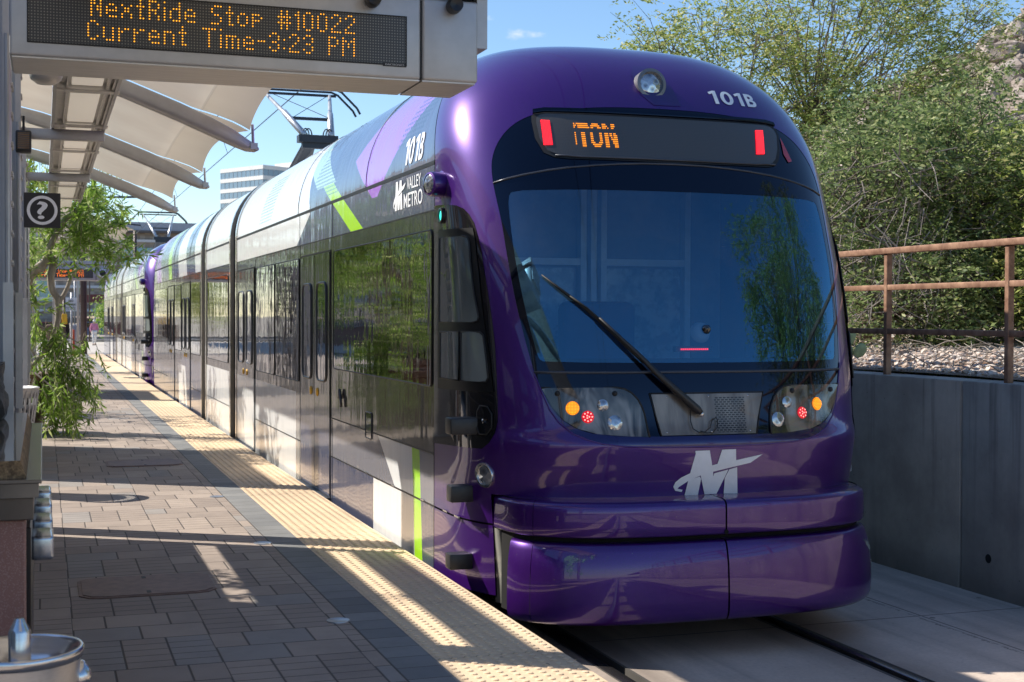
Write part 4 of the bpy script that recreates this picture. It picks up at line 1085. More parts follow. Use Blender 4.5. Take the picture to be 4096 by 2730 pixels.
g1 = XC - .7175; g2 = XC + .7175
ts = MB()
def sheet_(x0, x1, z): ts.add([(x0, -12, z), (x1, -12, z), (x1, 74, z), (x0, 74, z)], [(0, 1, 2, 3)])
sheet_(2.322, g1 - .085, .0); sheet_(g1 + .075, g2 - .075, .0); sheet_(g2 + .085, 6.26, .0)
for xx in (g1 + .075, g2 - .075, g1 - .085, g2 + .085): ts.add([(xx, -12, 0), (xx, 74, 0), (xx, 74, -.06), (xx, -12, -.06)], [(0, 1, 2, 3)])
tag(ts.build('track_slab', slm), kind='structure')
fl = MB(); fl.box(g1 - .09, g1 + .08, -12, 74, -.10, -.045); fl.box(g2 - .08, g2 + .09, -12, 74, -.10, -.045); tag(fl.build('flangeway_floor', simple('flangeway_black', (.02, .018, .017), .8)), kind='structure')
rl = MB()
for (a, b, s) in ((g1 - .072, g1, 1), (g2, g2 + .072, -1)):
    rl.bbox(a, b, -12, 74, -.05, .004, .008, 2)
tag(rl.build('rail', steel, smooth=True, angle=30), kind='structure')
kp_ = MB()
for (a, b) in ((g1 + .055, g1 + .073), (g2 - .073, g2 - .055), (g1 - .084, g1 - .076), (g2 + .076, g2 + .084)): kp_.box(a, b, -12, 74, -.05, .002)
tag(kp_.build('rail_boot', simple('rail_boot_rubber', (.07, .065, .06), .7)), kind='structure')

# base ground to the horizon
gm = Mt('desert_ground'); x, y, z = gm.geo(); n = gm.noise(.08, 8, .65, vec=gm.co); n2 = gm.noise(2, 6, .7, vec=gm.co)
gm.base(gm.mix(n.ss(.35, .7), gm.mix(n2, (.24, .20, .165), (.36, .31, .26)), (.20, .19, .15))); gm.set(rough=.95)
gd = MB(); gd.add([(-1500, -800, -.12), (1500, -800, -.12), (1500, 2500, -.12), (-1500, 2500, -.12)], [(0, 1, 2, 3)]); tag(gd.build('ground', gm.m), kind='structure')
pz = Mt('plaza_concrete'); x, y, z = pz.geo(); n = pz.noise(.9, 6, .65, vec=pz.co); jj = ((x / 2.4).frac() < .008).mx((y / 2.4).frac() < .008)
pz.base(pz.mix(jj * .6, pz.mix(n.ss(.3, .7), (.42, .38, .33), (.55, .50, .45)), (.15, .13, .11))); pz.set(rough=.85)
pl = MB()
pl.add([(-14, 58.2, PZ - .004), (2.32, 58.2, PZ - .004), (2.32, 66, -.02), (-14, 66, -.02)], [(0, 1, 2, 3)]); pl.add([(-14, 66, -.02), (12, 66, -.02), (12, 105, -.02), (-14, 105, -.02)], [(0, 1, 2, 3)])
pl.add([(2.32, 58.2, PZ - .004), (2.32, 66, -.02), (2.32, 58.2, -.02)], [(0, 1, 2)])
tag(pl.build('plaza_pavement', pz.m), kind='structure')
asm = simple('asphalt', (.055, .055, .058), .9, 0, .2, 3, .2)
rd = MB(); rd.add([(-80, 105, -.05), (80, 105, -.05), (80, 121, -.05), (-80, 121, -.05)], [(0, 1, 2, 3)]); rd.add([(-30, -40, -.06), (-7.0, -40, -.06), (-7.0, 105, -.06), (-30, 105, -.06)], [(0, 1, 2, 3)]); tag(rd.build('road', asm), kind='structure')
kb = MB(); kb.box(-80, 80, 104.7, 105, -.1, .10); kb.box(-80, 80, 121, 121.3, -.1, .10); tag(kb.build('kerb', conc_edge), kind='structure')

# ================================================================== covers and markers in the platform
cvm = simple('cover_terracotta_steel', (.20, .125, .10), .6, .2, .18, 14, .2)
def cover(label, cx, cy, w_, d_):
    t = thing('access_cover', label, 'manhole cover', (cx, cy, PZ), 'access covers let into the platform')
    P = [(-w_ / 2, -d_ / 2 + .09), (-w_ / 2 + .05, -d_ / 2 + .02), (-w_ / 2 + .12, -d_ / 2), (w_ / 2 - .12, -d_ / 2), (w_ / 2 - .05, -d_ / 2 + .02), (w_ / 2, -d_ / 2 + .09), (w_ / 2, d_ / 2 - .09), (w_ / 2 - .05, d_ / 2 - .02), (w_ / 2 - .12, d_ / 2), (-w_ / 2 + .12, d_ / 2), (-w_ / 2 + .05, d_ / 2 - .02), (-w_ / 2, d_ / 2 - .09)]
    a = MB(); n = len(P)
    def plate(k, z0, z1): 
        V = [(cx + x_ * k, cy + y_ * (1 - (1 - k) * w_ / d_), z0) for x_, y_ in P] + [(cx + x_ * k, cy + y_ * (1 - (1 - k) * w_ / d_), z1) for x_, y_ in P]
        return V, [tuple(n + i for i in range(n))] + [(i, (i + 1) % n, n + (i + 1) % n, n + i) for i in range(n)]
    a.add(*plate(1.0, PZ - .01, PZ + .006)); a.build('frame', cvm, t)
    a = MB(); a.add(*plate(.95, PZ + .0, PZ + .010)); a.build('lid', cvm, t)
    a = MB()
    for s in (-1, 1): a.box(cx - .012, cx + .012, cy + s * d_ * .36 - .03, cy + s * d_ * .36 + .03, PZ + .0095, PZ + .0115)
    a.build('lift_slot', rubber, t)
cover('brown steel access cover in the shaded pavers, the nearer of the two', .57, 8.30, .76, .62)
cover('brown steel access cover in the sunlit pavers, the farther of the two', 1.02, 15.2, .78, .66)
dm = simple('survey_disc_metal', (.45, .45, .46), .35, .8)
for i, (cx, cy, lb) in enumerate(((1.452, 7.04, 'small round metal marker disc in the pavers, nearest of three'), (1.446, 9.61, 'small round metal marker disc in the pavers, middle of three'), (1.438, 12.2, 'small round metal marker disc in the pavers, farthest of three'))):
    a = MB(); a.lathe([(.062, -.002), (.060, .004), (.052, .004), (.05, .003), (.0001, .003)], 24, (cx, cy, PZ + .001))
    o = a.build('marker_disc', dm, smooth=True, angle=30); tag(o, lb, 'marker', 'round markers in the platform')

# ================================================================== retaining wall and handrail
cw_ = Mt('retaining_wall_concrete'); x, y, z = cw_.geo(); n = cw_.noise(1.3, 7, .65, vec=cw_.co); n2 = cw_.noise(26, 4, .6, vec=cw_.co); vs = cw_.vor(9, vec=cw_.co)
st = cw_.noise(2.2, 4, .6, vec=cw_.co, stretch=(1, 1, .08)); ru = cw_.noise(1.1, 3, .5, vec=cw_.co, stretch=(1, 1.6, .05))
c = cw_.mix(n.ss(.3, .7), (.30, .265, .235), (.48, .43, .38)); s2 = cw_.noise(7, 5, .7, vec=cw_.co, stretch=(1, 1, .035)); c = cw_.mix(s2.ss(.52, .72) * (z.ss(.2, 1.45)) * .6, c, (.07, .065, .06)); c = cw_.mix(st.ss(.45, .75) * .65, c, (.08, .08, .085)); c = cw_.mix(ru.ss(.56, .70) * .6, c, (.22, .13, .08)); c = cw_.mix((1 - vs.ss(.03, .06)) * .6, c, (.05, .05, .05))
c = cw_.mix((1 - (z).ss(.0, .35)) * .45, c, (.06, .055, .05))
cw_.base(c); cw_.set(rough=.85); cw_.bump(n2 * .5 + n * .3 - (1 - vs.ss(.02, .05)) * .8, .4, .006)
wall = thing('retaining_wall', 'shaded grey concrete retaining wall beside the track with open vertical joints', 'wall', (6.24, 8, 0))
ys = [-12 + .0, -5.9, -1.15, 3.55, 8.296, 13.0, 17.7, 22.4, 27.1, 31.8, 36.5, 41.2, 45.9, 50.6, 55.3, 60, 66]
for i in range(len(ys) - 1):
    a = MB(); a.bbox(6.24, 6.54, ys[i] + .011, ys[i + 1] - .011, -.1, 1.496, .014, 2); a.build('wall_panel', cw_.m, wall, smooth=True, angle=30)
a = MB()
for yj in ys[1:-1]: a.box(6.30, 6.34, yj - .02, yj + .02, -.1, 1.48)
a.build('joint_filler', simple('joint_black', (.004, .004, .004), .9), wall)
a = MB(); a.lathe([(.026, .0), (.024, -.004), (.018, -.03), (.0001, -.03)], 16, (6.2395, 8.0, .27), Matrix.Rotation(R(-90), 3, 'Y')); 
a = MB(); a.lathe([(.0001, .0015), (.030, .0015), (.034, -.002)], 20, (6.2395, 7.98, .265), Matrix.Rotation(R(-90), 3, 'Y')); a.build('weep_hole', simple('hole_dark', (.006, .006, .007), .9), wall, smooth=False)
rust = Mt('weathered_brown_steel'); n = rust.noise(9, 5, .65); x, y, z = rust.geo(); rust.base(rust.mix(n.ss(.3, .75), (.19, .095, .06), (.42, .25, .165))); rust.set(rough=.62, metal=.25); rust.bump(n, .15, .003)
fence = thing('guard_rail', 'rust brown steel handrail with three rails on top of the retaining wall', 'railing', (6.30, 8, 1.496))
posts = [9.30 + 1.44 * k for k in range(-10, 36)]
for yy in posts:
    a = MB(); a.bbox(6.275, 6.325, yy - .022, yy + .022, 1.49, 2.445, .004, 1); a.build('post', rust.m, fence)
for (z0, z1) in ((2.445, 2.492), (2.160, 2.203), (1.815, 1.858)):
    a = MB(); a.bbox(6.262 if z0 > 2.3 else 6.28, 6.338 if z0 > 2.3 else 6.32, posts[0] - .1, posts[-1] + .1, z0, z1, .005, 2); a.build('rail', rust.m, fence, smooth=True, angle=30)

# ================================================================== station canopy
def led_sign(cx0, cx1, y0, z0, k, label, near=True):
    """overhead message sign: y0 = front face, x from cx0 to cx1"""
    t = thing('message_sign', label, 'sign', (cx0, y0, z0), 'overhead LED message signs'); D = .40 * k; H = .345 * k
    xs = cx1 - .245 * k
    a = MB(); a.bbox(cx0, xs - .004, y0, y0 + D, z0 + .006, z0 + H, .012 * k, 3); a.build('case', galv, t, smooth=True, angle=35)
    a = MB(); a.bbox(xs + .004, cx1, y0, y0 + D, z0 + .006, z0 + H, .012 * k, 3); a.build('end_case', galv, t, smooth=True, angle=35)
    a = MB(); a.box(cx0 + .01, xs - .006, y0 + .012, y0 + D - .012, z0, z0 + .006); a.box(xs + .006, cx1 - .01, y0 + .012, y0 + D - .012, z0, z0 + .006); a.build('bottom_tray', sheet, t)
    a = MB(); a.box(xs - .004, xs + .004, y0 + .01, y0 + D - .01, z0 + .01, z0 + H - .01); a.build('joint', rubber, t)
    a = MB(); a.add([(cx0 - .3, y0 - .03, z0 + H + .03), (cx1 + .05, y0 - .03, z0 + H + .03), (cx1 + .05, y0 + D + .03, z0 + H + .03), (cx0 - .3, y0 + D + .03, z0 + H + .03), (cx0 - .3, y0 - .03, z0 + H + .11), (cx1 + .05, y0 - .03, z0 + H + .11), (cx1 + .05, y0 + D + .03, z0 + H + .11), (cx0 - .3, y0 + D + .03, z0 + H + .11)], [(0, 3, 2, 1), (4, 5, 6, 7), (0, 1, 5, 4), (1, 2, 6, 5), (2, 3, 7, 6), (3, 0, 4, 7)])
    a.build('roof_cap', galv, t, bevel=.008)
    a = MB(); a.box(cx1 + .002, cx1 + .05, y0 + .02, y0 + D - .02, z0 + H * .45, z0 + H + .03); a.build('end_flange', galv, t)
    # display
    n_c, n_r = 128, 16; dx0, dx1 = cx0 + .075 * k, xs - .075 * k; p = (dx1 - dx0) / n_c; dz1 = z0 + .292 * k * 1.0 - 0; dz1 = z0 + .068 * k + p * n_r
    m = Mt('led_matrix' if near else 'led_matrix_far'); x, y, z = m.obj()
    ox = dx0 - cx0; oz = dz1 - p * n_r - z0
    gx = ((x - ox) / p).frac() - .5; gz = ((z - oz) / p).frac() - .5
    dot = 1 - (gx * gx + gz * gz).pw(.5).ss(.17, .27)
    m.base(m.mix(dot, (.045, .045, .048), (.24, .23, .20))); m.set(rough=.35)
    a = MB(); a.box(dx0 - p * .5, dx1 + p * .5, y0 - .003, y0 + .004, dz1 - p * (n_r + .5), dz1 + p * .5); dsp_ = a.build('display', m.m, t)
    a = MB(); pad = p * .5
    for (q0, q1, w0, w1) in ((dx0 - pad - .006, dx1 + pad + .006, dz1 + pad, dz1 + pad + .006), (dx0 - pad - .006, dx1 + pad + .006, dz1 - p * n_r - pad - .006, dz1 - p * n_r - pad), (dx0 - pad - .006, dx0 - pad, dz1 - p * n_r - pad, dz1 + pad), (dx1 + pad, dx1 + pad + .006, dz1 - p * n_r - pad, dz1 + pad)): a.box(q0, q1, y0 - .005, y0 + .002, w0, w1)
    a.build('display_gasket', rubber, t)
    G = {'N': "9DDBBB99 1001 1101 1101 1011 1011 1001 1001", 'e': "0000 0000 0110 1001 1111 1000 0111", 'x': "0000 0000 1001 0110 0110 1001 1001", 't': "010 010 111 010 010 010 011", 'R': "1110 1001 1001 1110 1010 1001 1001", 'i': "1 0 1 1 1 1 1", 'd': "0001 0001 0111 1001 1001 1001 0111", 'S': "0111 1000 1000 0110 0001 0001 1110", 'o': "0000 0000 0110 1001 1001 1001 0110", 'p': "0000 0000 1110 1001 1110 1000 1000", '#': "01010 01010 11111 01010 11111 01010 01010", '1': "01 11 01 01 01 01 01", '0': "0110 1001 1001 1001 1001 1001 0110", '2': "0110 1001 0001 0010 0100 1000 1111", 'C': "0110 1001 1000 1000 1000 1001 0110", 'u': "0000 0000 1001 1001 1001 1001 0111", 'r': "0000 0000 1011 1100 1000 1000 1000", 'n': "0000 0000 1110 1001 1001 1001 1001", 'T': "11111 00100 00100 00100 00100 00100 00100", 'm': "00000 00000 11110 10101 10101 10101 10101", '-': "000 000 000 111 000 000 000", '3': "0110 1001 0001 0110 0001 1001 0110", ':': "0 0 1 0 0 1 0", 'P': "1110 1001 1001 1110 1000 1000 1000", 'M': "10001 11011 10101 10101 10001 10001 10001"}
    a = MB(); ns = 6 if near else 4
    for row0, c0, txt in ((0, 19, 'NextRide Stop #10022'), (8, 18, 'Current Time-3:23 PM')):
        c = c0
        for ch in txt:
            if ch == ' ': c += 4; continue
            rws = G[ch].split()
            if ch == 'N': rws = rws[1:]
            for r_, rw in enumerate(rws):
                for q, b in enumerate(rw):
                    if b == '1':
                        X_ = dx0 + (c + q + .5) * p; Z_ = dz1 - (row0 + r_ + .5) * p; rr = p * (.25 if near else .42)
                        a.add([(X_ + rr * math.cos(-w_ * 2 * math.pi / ns + .78), y0 - .0045, Z_ + rr * math.sin(-w_ * 2 * math.pi / ns + .78)) for w_ in range(ns)], [tuple(range(ns))])
            c += len(rws[0]) + 1
    a.build('led_text', amber_e if near else emis('amber_far', (1, .20, .01), 3), dsp_)
    if near:
        V, F, bb = text_mesh('DAKTRONICS', 1, .01); a = MB(); x0_ = xs - .075 * k - .085
        a.box(x0_ - .01, x0_ + .095, y0 - .0045, y0 - .001, z0 + .052 * k, z0 + .066 * k); pl_ = a.build('maker_plate', rubber, t)
        a = MB(); a.add([(x0_ + (x_ - bb[0]) / (bb[1] - bb[0]) * .085, y0 - .0055, z0 + .0555 * k + (y_ - bb[2]) / (bb[3] - bb[2]) * .008) for x_, y_ in V], F); a.build('maker_name', simple('plate_lettering', (.45, .45, .45), .5), pl_)
    for cx in ((cx1 - .46 * k, cx1 - .115 * k) if near else (cx1 - .3, cx1 - .9, cx1 - 1.5)):
        zz = z0 + H - (.035 if near else .0)
        a = MB(); a.lathe([(.030, .03), (.034, .0), (.034, -.03), (.0001, -.035)], 20, (cx, y0 - .05, zz), Matrix.Rotation(R(90), 3, 'X')); a.lathe([(.0001, .02), (.022, .026), (.030, .03)], 20, (cx, y0 - .05, zz), Matrix.Rotation(R(90), 3, 'X'))
        a.tube([(cx, y0 - .045, zz + .03), (cx, y0 - .02, zz + .065)], .010, 8); a.bbox(cx - .03, cx + .03, y0 - .04, y0 + .01, zz + .055, zz + .07, .004, 1)
        a.build('speaker', dark, t, smooth=True, angle=35)
    if not near:
        a = MB(); a.lathe([(.11, .0), (.115, .03), (.08, .035)], 24, (cx1 - .12, y0 - .005, z0 + H * .5), Matrix.Rotation(R(90), 3, 'X')); q_ = a.build('clock_ring', white_p, t, smooth=True)
        a = MB(); a.lathe([(.0001, .036), (.08, .03)], 24, (cx1 - .12, y0 - .005, z0 + H * .5), Matrix.Rotation(R(90), 3, 'X')); a.build('clock_face', dark, q_, smooth=True)
    return t
led_sign(-.125, 1.672 * 1.1, 5.874, 2.978, 1.06, 'large grey overhead sign with orange LED text, close above the platform')
led_sign(-.45, 1.60, 37.5, 2.84, 1.15, 'small distant overhead sign with orange LED text, beyond the platform tree', near=False)

colm = simple('column_grey_paint', (.44, .44, .47), .45, .2, .05, 6, .05)
def make_column():
    t = thing('station_column', 'x', 'column', (0, 0, PZ))
    a = MB(); a.box(-.74, -.155, -.14, .14, PZ, 3.9); a.build('web', colm, t, world=False) if False else None
    a = MB(); a.box(-.34, -.19, -.06, .06, 0, 3.40); a.build('web', colm, t, world=False)
    a = MB()
    for x0, x1 in ((-.19, -.150), (-.37, -.34)): a.box(x0, x1, -.11, .11, 0, 3.40)
    a.build('flange', colm, t, world=False)
    a = MB()
    for k in range(22):
        for xx in (-.23, -.30): a.lathe([(.0001, .012), (.014, .010), (.016, 0)], 8, (xx, -.06, .2 + k * .15), Matrix.Rotation(R(90), 3, 'X'))
        for yy in (-.075, .075): a.lathe([(.0001, .012), (.014, .010), (.016, 0)], 8, (-.150, yy, .2 + k * .15), Matrix.Rotation(R(90), 3, 'Y'))
    a.build('bolts', galv, t, world=False)
    a = MB(); a.box(-.44, -.09, -.17, .17, 0, .02); a.build('base_plate', colm, t, world=False)
    a = MB(); a.tube([(-.165, -.125, .3), (-.165, -.125, 3.0)], .014, 8); a.box(-.19, -.14, -.14, -.11, .9, 1.75); a.build('conduit', galv, t, world=False)
    return t
# profile of the winged arm : (x, z centre, height)
ARM = [(-.42, 3.93, .05), (-.36, 3.93, .12), (0, 3.84, .14), (.57, 3.665, .14), (1.0, 3.50, .145), (1.25, 3.395, .145), (1.40, 3.325, .13), (1.50, 3.275, .10), (1.57, 3.25, .06), (1.60, 3.245, .02)]
def arm_z(x): return float(np.interp(x, [q[0] for q in ARM], [q[1] + q[2] * .45 for q in ARM]))
def make_arm(t):
    P = []
    for (x, z, h) in ARM:
        row = []
        for k in range(20):
            an = 2 * math.pi * (k + .5) / 20; sg = lambda q, e: math.copysign(abs(q) ** e, q)
            cy = .066 * sg(math.cos(an), .55) * min(1, h / .12 + .25); cz = h / 2 * sg(math.sin(an), .55 if math.sin(an) > 0 else .9)
            row.append(Vector((x, cy, z + cz)))
        P.append(row)
    a = MB(); a.grid(P, closed=True); o = a.build('canopy_arm', galv, t, smooth=True, angle=32, world=False); o.location = (0, 0, -PZ)
    a = MB(); a.tube([(1.56, 0, 3.26), (1.553, -.02, 3.36), (1.545, -.05, 3.43)], .012, 6); a.box(1.53, 1.585, -.07, .07, 3.235, 3.285)
    for xx in (.0, .35, .7, 1.0, 1.3): a.lathe([(.0001, .006), (.012, .004), (.014, 0)], 8, (xx, -.055, arm_z(xx) - .05), Matrix.Rotation(R(90), 3, 'X'))
    f = a.build('arm_fittings', galv, t, world=False); f.location = (0, 0, -PZ)
proto = make_column(); make_arm(proto)
cols = [7.5, 10.85, 14.2, 17.55, 27.9, 31.2, 34.7, 4.15, .8]
names = {7.5: 'grey steel column with canopy arm, nearest of those in the picture', 10.85: 'grey steel column with canopy arm, second from the viewer', 14.2: 'grey steel column carrying the question mark sign', 17.55: 'grey steel column with canopy arm, fourth and last before the tree', 27.9: 'grey canopy column just beyond the tree', 31.2: 'grey canopy column in the middle of the far canopy', 34.7: 'grey canopy column at the end of the far canopy next to the small LED sign', 4.15: 'grey canopy column just behind the viewer', .8: 'grey canopy column well behind the viewer'}
for i, yy in enumerate(cols):
    c = proto if i == 0 else copy_tree(proto)
    c.location = (0, yy, PZ); c['label'] = names[yy]; c['category'] = 'column'; c['group'] = 'canopy columns along the platform'
fab = Mt('shade_sail_fabric'); nt = fab.nt; fab.base((.60, .54, .45)); x, y, z = fab.geo(); n = fab.noise(60, 2, .5, vec=fab.co); n2 = fab.noise(1.3, 3, .5, vec=fab.co)
seam = ((x - 1.16).abs() < .010).mx(((x + .9).abs() < .012)); fb = (x > 1.16)
colr = fab.mix(n2.ss(.3, .7), (.70, .60, .47), (.78, .69, .55)); colr = fab.mix(seam * .5, colr, (.5, .44, .36)); colr = fab.mix(fb * .45, colr, (.52, .43, .31))
fab.base(colr); fab.set(rough=.9); fab.bump(n, .1, .002)
trl = nt.nodes.new('ShaderNodeBsdfTranslucent'); nt.links.new(colr, trl.inputs[0]); ms = nt.nodes.new('ShaderNodeMixShader'); ms.inputs[0].default_value = .42
nt.links.new(fab.b.outputs[0], ms.inputs[1]); nt.links.new(trl.outputs[0], ms.inputs[2]); nt.links.new(ms.outputs[0], nt.nodes['Material Output'].inputs[0])
def sail(y0, y1, label):
    NX, NY = 30, 20; P = []
    for j in range(NY + 1):
        s = j / NY; bl = math.sin(math.pi * s)
        xm = 1.53 - .07 * bl ** .8; xn = -.40 + .08 * bl ** .8; row = []
        for i in range(NX + 1):
            t = i / NX; x_ = xn + (xm - xn) * t
            row.append(Vector((x_, y0 + .03 + (y1 - y0 - .06) * s, arm_z(x_) + .015 + .07 * min(1, max(0, (x_ - 1.1) / .4)) + .05 * bl)))
        P.append(row)
    a = MB(); a.grid(P); o = a.build('shade_sail', fab.m, smooth=True); tag(o, label, 'awning', 'fabric shade sails over the platform')
for (a_, b_, l_) in ((7.5, 10.85, 'cream fabric shade sail directly behind the large LED sign'), (10.85, 14.2, 'cream fabric shade sail, second behind the large LED sign'), (14.2, 17.55, 'cream fabric shade sail, last before the platform tree'), (27.9, 31.2, 'cream fabric shade sail beyond the platform tree, first of the far canopy'), (31.2, 34.7, 'cream fabric shade sail nearest the small distant LED sign'), (24.5, 27.9, 'cream fabric shade sail hanging behind the tree crown'), (4.15, 7.5, 'cream fabric shade sail above the large LED sign'), (.8, 4.15, 'cream fabric shade sail behind the viewer')):
    sail(a_, b_, l_)
# soffit strip with light panels
diff = emis('diffuser_added_glow', (1, .88, .74), .28, (.8, .76, .68))  # faint glow added to brighten the soffit; the cream panels are unlit
def soffit(y0, y1, yp, label, n0, n1):
    t = thing('ceiling_strip', label, 'ceiling', (.255, y0, 3.34), 'ceiling strips of the platform canopy')
    a = MB(); a.box(.085, .425, y0, y1, 3.375, 3.40)
    for xx in (.085, .14, .375, .410): a.box(xx, xx + .015, y0, y1, 3.345, 3.376)
    a.build('tray', sheet, t)
    for k in range(n0, n1):
        yc = yp + 1.675 * k
        if yc < y0 or yc > y1 - .2: continue
        a = MB(); a.box(.06, .46, yc - .05, yc + .05, 3.333, 3.344); a.build('crossbar', sheet, t)
        a = MB(); a.box(.170, .350, yc + .14, yc + 1.52, 3.350, 3.374); a.build('light_panel', diff, t)
    a = MB(); a.box(.062, .084, y0, y1, 3.33, 3.42); a.box(.426, .448, y0, y1, 3.33, 3.42); a.build('edge_channel', galv, t)
soffit(4.2, 17.9, 9.0, 'pale metal ceiling strip with square light panels, between column and sails', -3, 8)
soffit(27.0, 35.2, 27.9, 'pale metal ceiling strip with light panels under the far canopy', 0, 6)
for (yy, lb) in ((10.85, 'nearer grey cross tube running from column to ceiling strip'), (14.2, 'farther grey cross tube above the question mark sign'), (7.5, 'grey cross tube hidden above the LED sign')):
    a = MB(); a.bbox(-.15, .445, yy - .035, yy + .035, 3.27 if yy > 8 else 3.4, 3.35 if yy > 8 else 3.47, .01, 2); o = a.build('cross_tube', galv, smooth=True, angle=35); o.location.z = -.02; tag(o, lb, 'beam', 'cross tubes under the canopy')
a = MB(); a.bbox(-.45, .05, 26.5, 26.62, 3.25, 3.42, .01, 1); o = a.build('fascia_board', simple('fascia_blue_grey', (.35, .42, .55), .5)); tag(o, 'pale blue-grey fascia board behind the tree crown', 'beam')
# beams behind columns carrying conduit
for (y0, y1, lb) in ((27.9, 34.7, 'long grey beam along the heads of the far columns'),):
    a = MB(); a.box(-.52, -.34, y0, y1, 3.46, 3.62); o = a.build('longitudinal_beam', colm); tag(o, lb, 'beam', 'long beams along the canopy')
# heater / floodlight
t = thing('flood_light', 'small black caged floodlight hanging left of the ceiling strip', 'lamp', (-.09, 10.7, 3.25))
a = MB(); a.bbox(-.185, -.075, 10.66, 10.78, 3.13, 3.29, .012, 2); a.build('housing', dark, t, smooth=True, angle=35)
a = MB(); a.box(-.170, -.090, 10.650, 10.662, 3.15, 3.27); a.build('lens', simple('amber_glass', (.22, .10, .03), .2, coat=1), t)
a = MB()
for k in range(9): a.box(-.178, -.082, 10.642, 10.648, 3.150 + k * .014, 3.154 + k * .014)
a.build('guard', dark, t); a = MB(); a.tube([(-.13, 10.72, 3.29), (-.13, 10.72, 3.40)], .010, 6); a.build('bracket', dark, t)
a = MB(); a.lathe([(.001, -.06), (.05, -.055), (.085, -.03), (.095, .0), (.095, .12)], 24, (.02, 8.4, 3.33)); o = a.build('dome_lamp', sheet, smooth=True, angle=40); tag(o, 'round metal dome lamp tucked under the large LED sign', 'lamp')
# question mark sign
t = thing('help_point_sign', 'square black sign with white ring and question mark on a column', 'sign', (.0, 14.0, 2.95))
qx0, qx1, qz0, qz1, qy = -.170, .165, 2.78, 3.115, 13.98
a = MB(); a.bbox(qx0, qx1, qy, qy + .03, qz0, qz1, .004, 1); a.build('board', simple('sign_black', (.018, .017, .02), .5), t)
a = MB(); cxq, czq = (qx0 + qx1) / 2, (qz0 + qz1) / 2
P = [[Vector((cxq + r_ * math.cos(q * math.pi / 24), qy - .003, czq + r_ * math.sin(q * math.pi / 24))) for r_ in (.112, .140)] for q in range(48)] ; P.append(P[0]); a.grid(P); a.build('ring', white_p, t)
V, F, bb = text_mesh('?', 1, .015); a = MB(); a.add([(cxq - .050 + (x_ - bb[0]) / (bb[1] - bb[0]) * .100, qy - .003, czq - .085 + (y_ - bb[2]) / (bb[3] - bb[2]) * .170) for x_, y_ in V], F); a.build('question_mark', white_p, t)
# louvred and slotted screens between some of the columns
lv = simple('screen_steel_blue_grey', (.16, .17, .20), .45, .4)
def screen(y0, y1, slots, label, top=3.02):
    t = thing('louvre_screen', label, 'screen', (-.5, (y0 + y1) / 2, PZ), 'screens between the canopy columns')
    a = MB()
    for yy in (y0, y1 - .06): a.box(-.54, -.46, yy, yy + .06, PZ, top + .03)
    a.build('frame', colm, t)
    z = PZ + .02; k = 0
    a = MB()
    while z < top - .16:
        if not any(s0 < z + .10 and z < s1 for s0, s1 in slots):
            a.add([(-.56, y0 + .06, z), (-.56, y1 - .06, z), (-.44, y1 - .06, z + .17), (-.44, y0 + .06, z + .17), (-.55, y0 + .06, z - .01), (-.55, y1 - .06, z - .01), (-.43, y1 - .06, z + .16), (-.43, y0 + .06, z + .16)], [(0, 1, 2, 3), (7, 6, 5, 4), (0, 3, 7, 4), (1, 5, 6, 2), (0, 4, 5, 1), (3, 2, 6, 7)])
        z += .145
    a.build('louvre_blades', lv, t)
screen(7.66, 10.70, ((1.86, 2.02), (2.72, 2.98)), 'unseen blue-grey screen between the first two columns, slots shaped to streak the paving with light', 3.22)  # out of view; slots shaped to let light streaks onto the paving
screen(14.36, 17.75, (), 'blue-grey louvred screen between the third and fourth columns')
screen(28.0, 31.1, (), 'blue-grey louvred screen between the first two columns of the far canopy')

t = thing('shade_blocker', 'tall box added to shade the paving, a grey kiosk standing left of the stone counter, outside the picture', 'blocker', (-2.35, 7.2, PZ))  # unseen box added to shade the near paving
a = MB(); a.bbox(-3.0, -1.7, 5.0, 9.4, PZ, 3.75, .02, 2); a.build('cabinet', simple('blocker_brown_grey', (.13, .10, .10), .5, .2), t, smooth=True, angle=30)
a = MB(); a.box(-3.1, -1.6, 4.9, 9.5, 3.75, 3.86); a.build('roof', galv, t, bevel=.01)
a = MB(); a.box(-1.705, -1.694, 5.6, 6.6, 1.3, 2.6); a.build('blocker_panel', white_p, t); a = MB(); a.box(-1.705, -1.692, 7.4, 8.8, 1.0, 2.7); a.build('blocker_glass', sideglass, t)
# ================================================================== counter, boulders, fountain, bin
gr = Mt('polished_granite_top'); n = gr.noise(30, 5, .7); n2 = gr.noise(2.5, 3, .6); gr.base(gr.mix(n2.ss(.4, .65), gr.mix(n.ss(.35, .7), (.20, .12, .06), (.48, .36, .22)), gr.mix(n.ss(.35, .7), (.10, .09, .085), (.30, .26, .21)))); gr.set(rough=.08, coat=1, coatr=.03)
gre = Mt('rough_granite_edge'); n = gre.noise(40, 6, .75); gre.base(gre.mix(n.ss(.35, .7), (.10, .06, .03), (.45, .30, .15))); gre.set(rough=.8); gre.bump(n, .8, .012)
terra = Mt('terrazzo_red'); v = terra.vor(160); n = terra.noise(5, 4, .6); rv = terra.vor(160, out=1); terra.base(terra.mix((v < .35) * .5, terra.mix(n, (.25, .125, .105), (.31, .165, .14)), (.42, .30, .27))); terra.set(rough=.55); terra.bump(terra.vor(160), .12, .002)
slate_ = Mt('dark_boulder_stone'); n = slate_.noise(7, 8, .75); slate_.base(slate_.mix(n.ss(.3, .8), (.015, .018, .020), (.075, .085, .09))); slate_.set(rough=.55, spec=.7); slate_.bump(n, 1., .05)
t = thing('stone_counter', 'waist-high reddish counter with polished granite top and metal rim, left edge of the picture', 'counter', (-.7, 6.0, PZ))
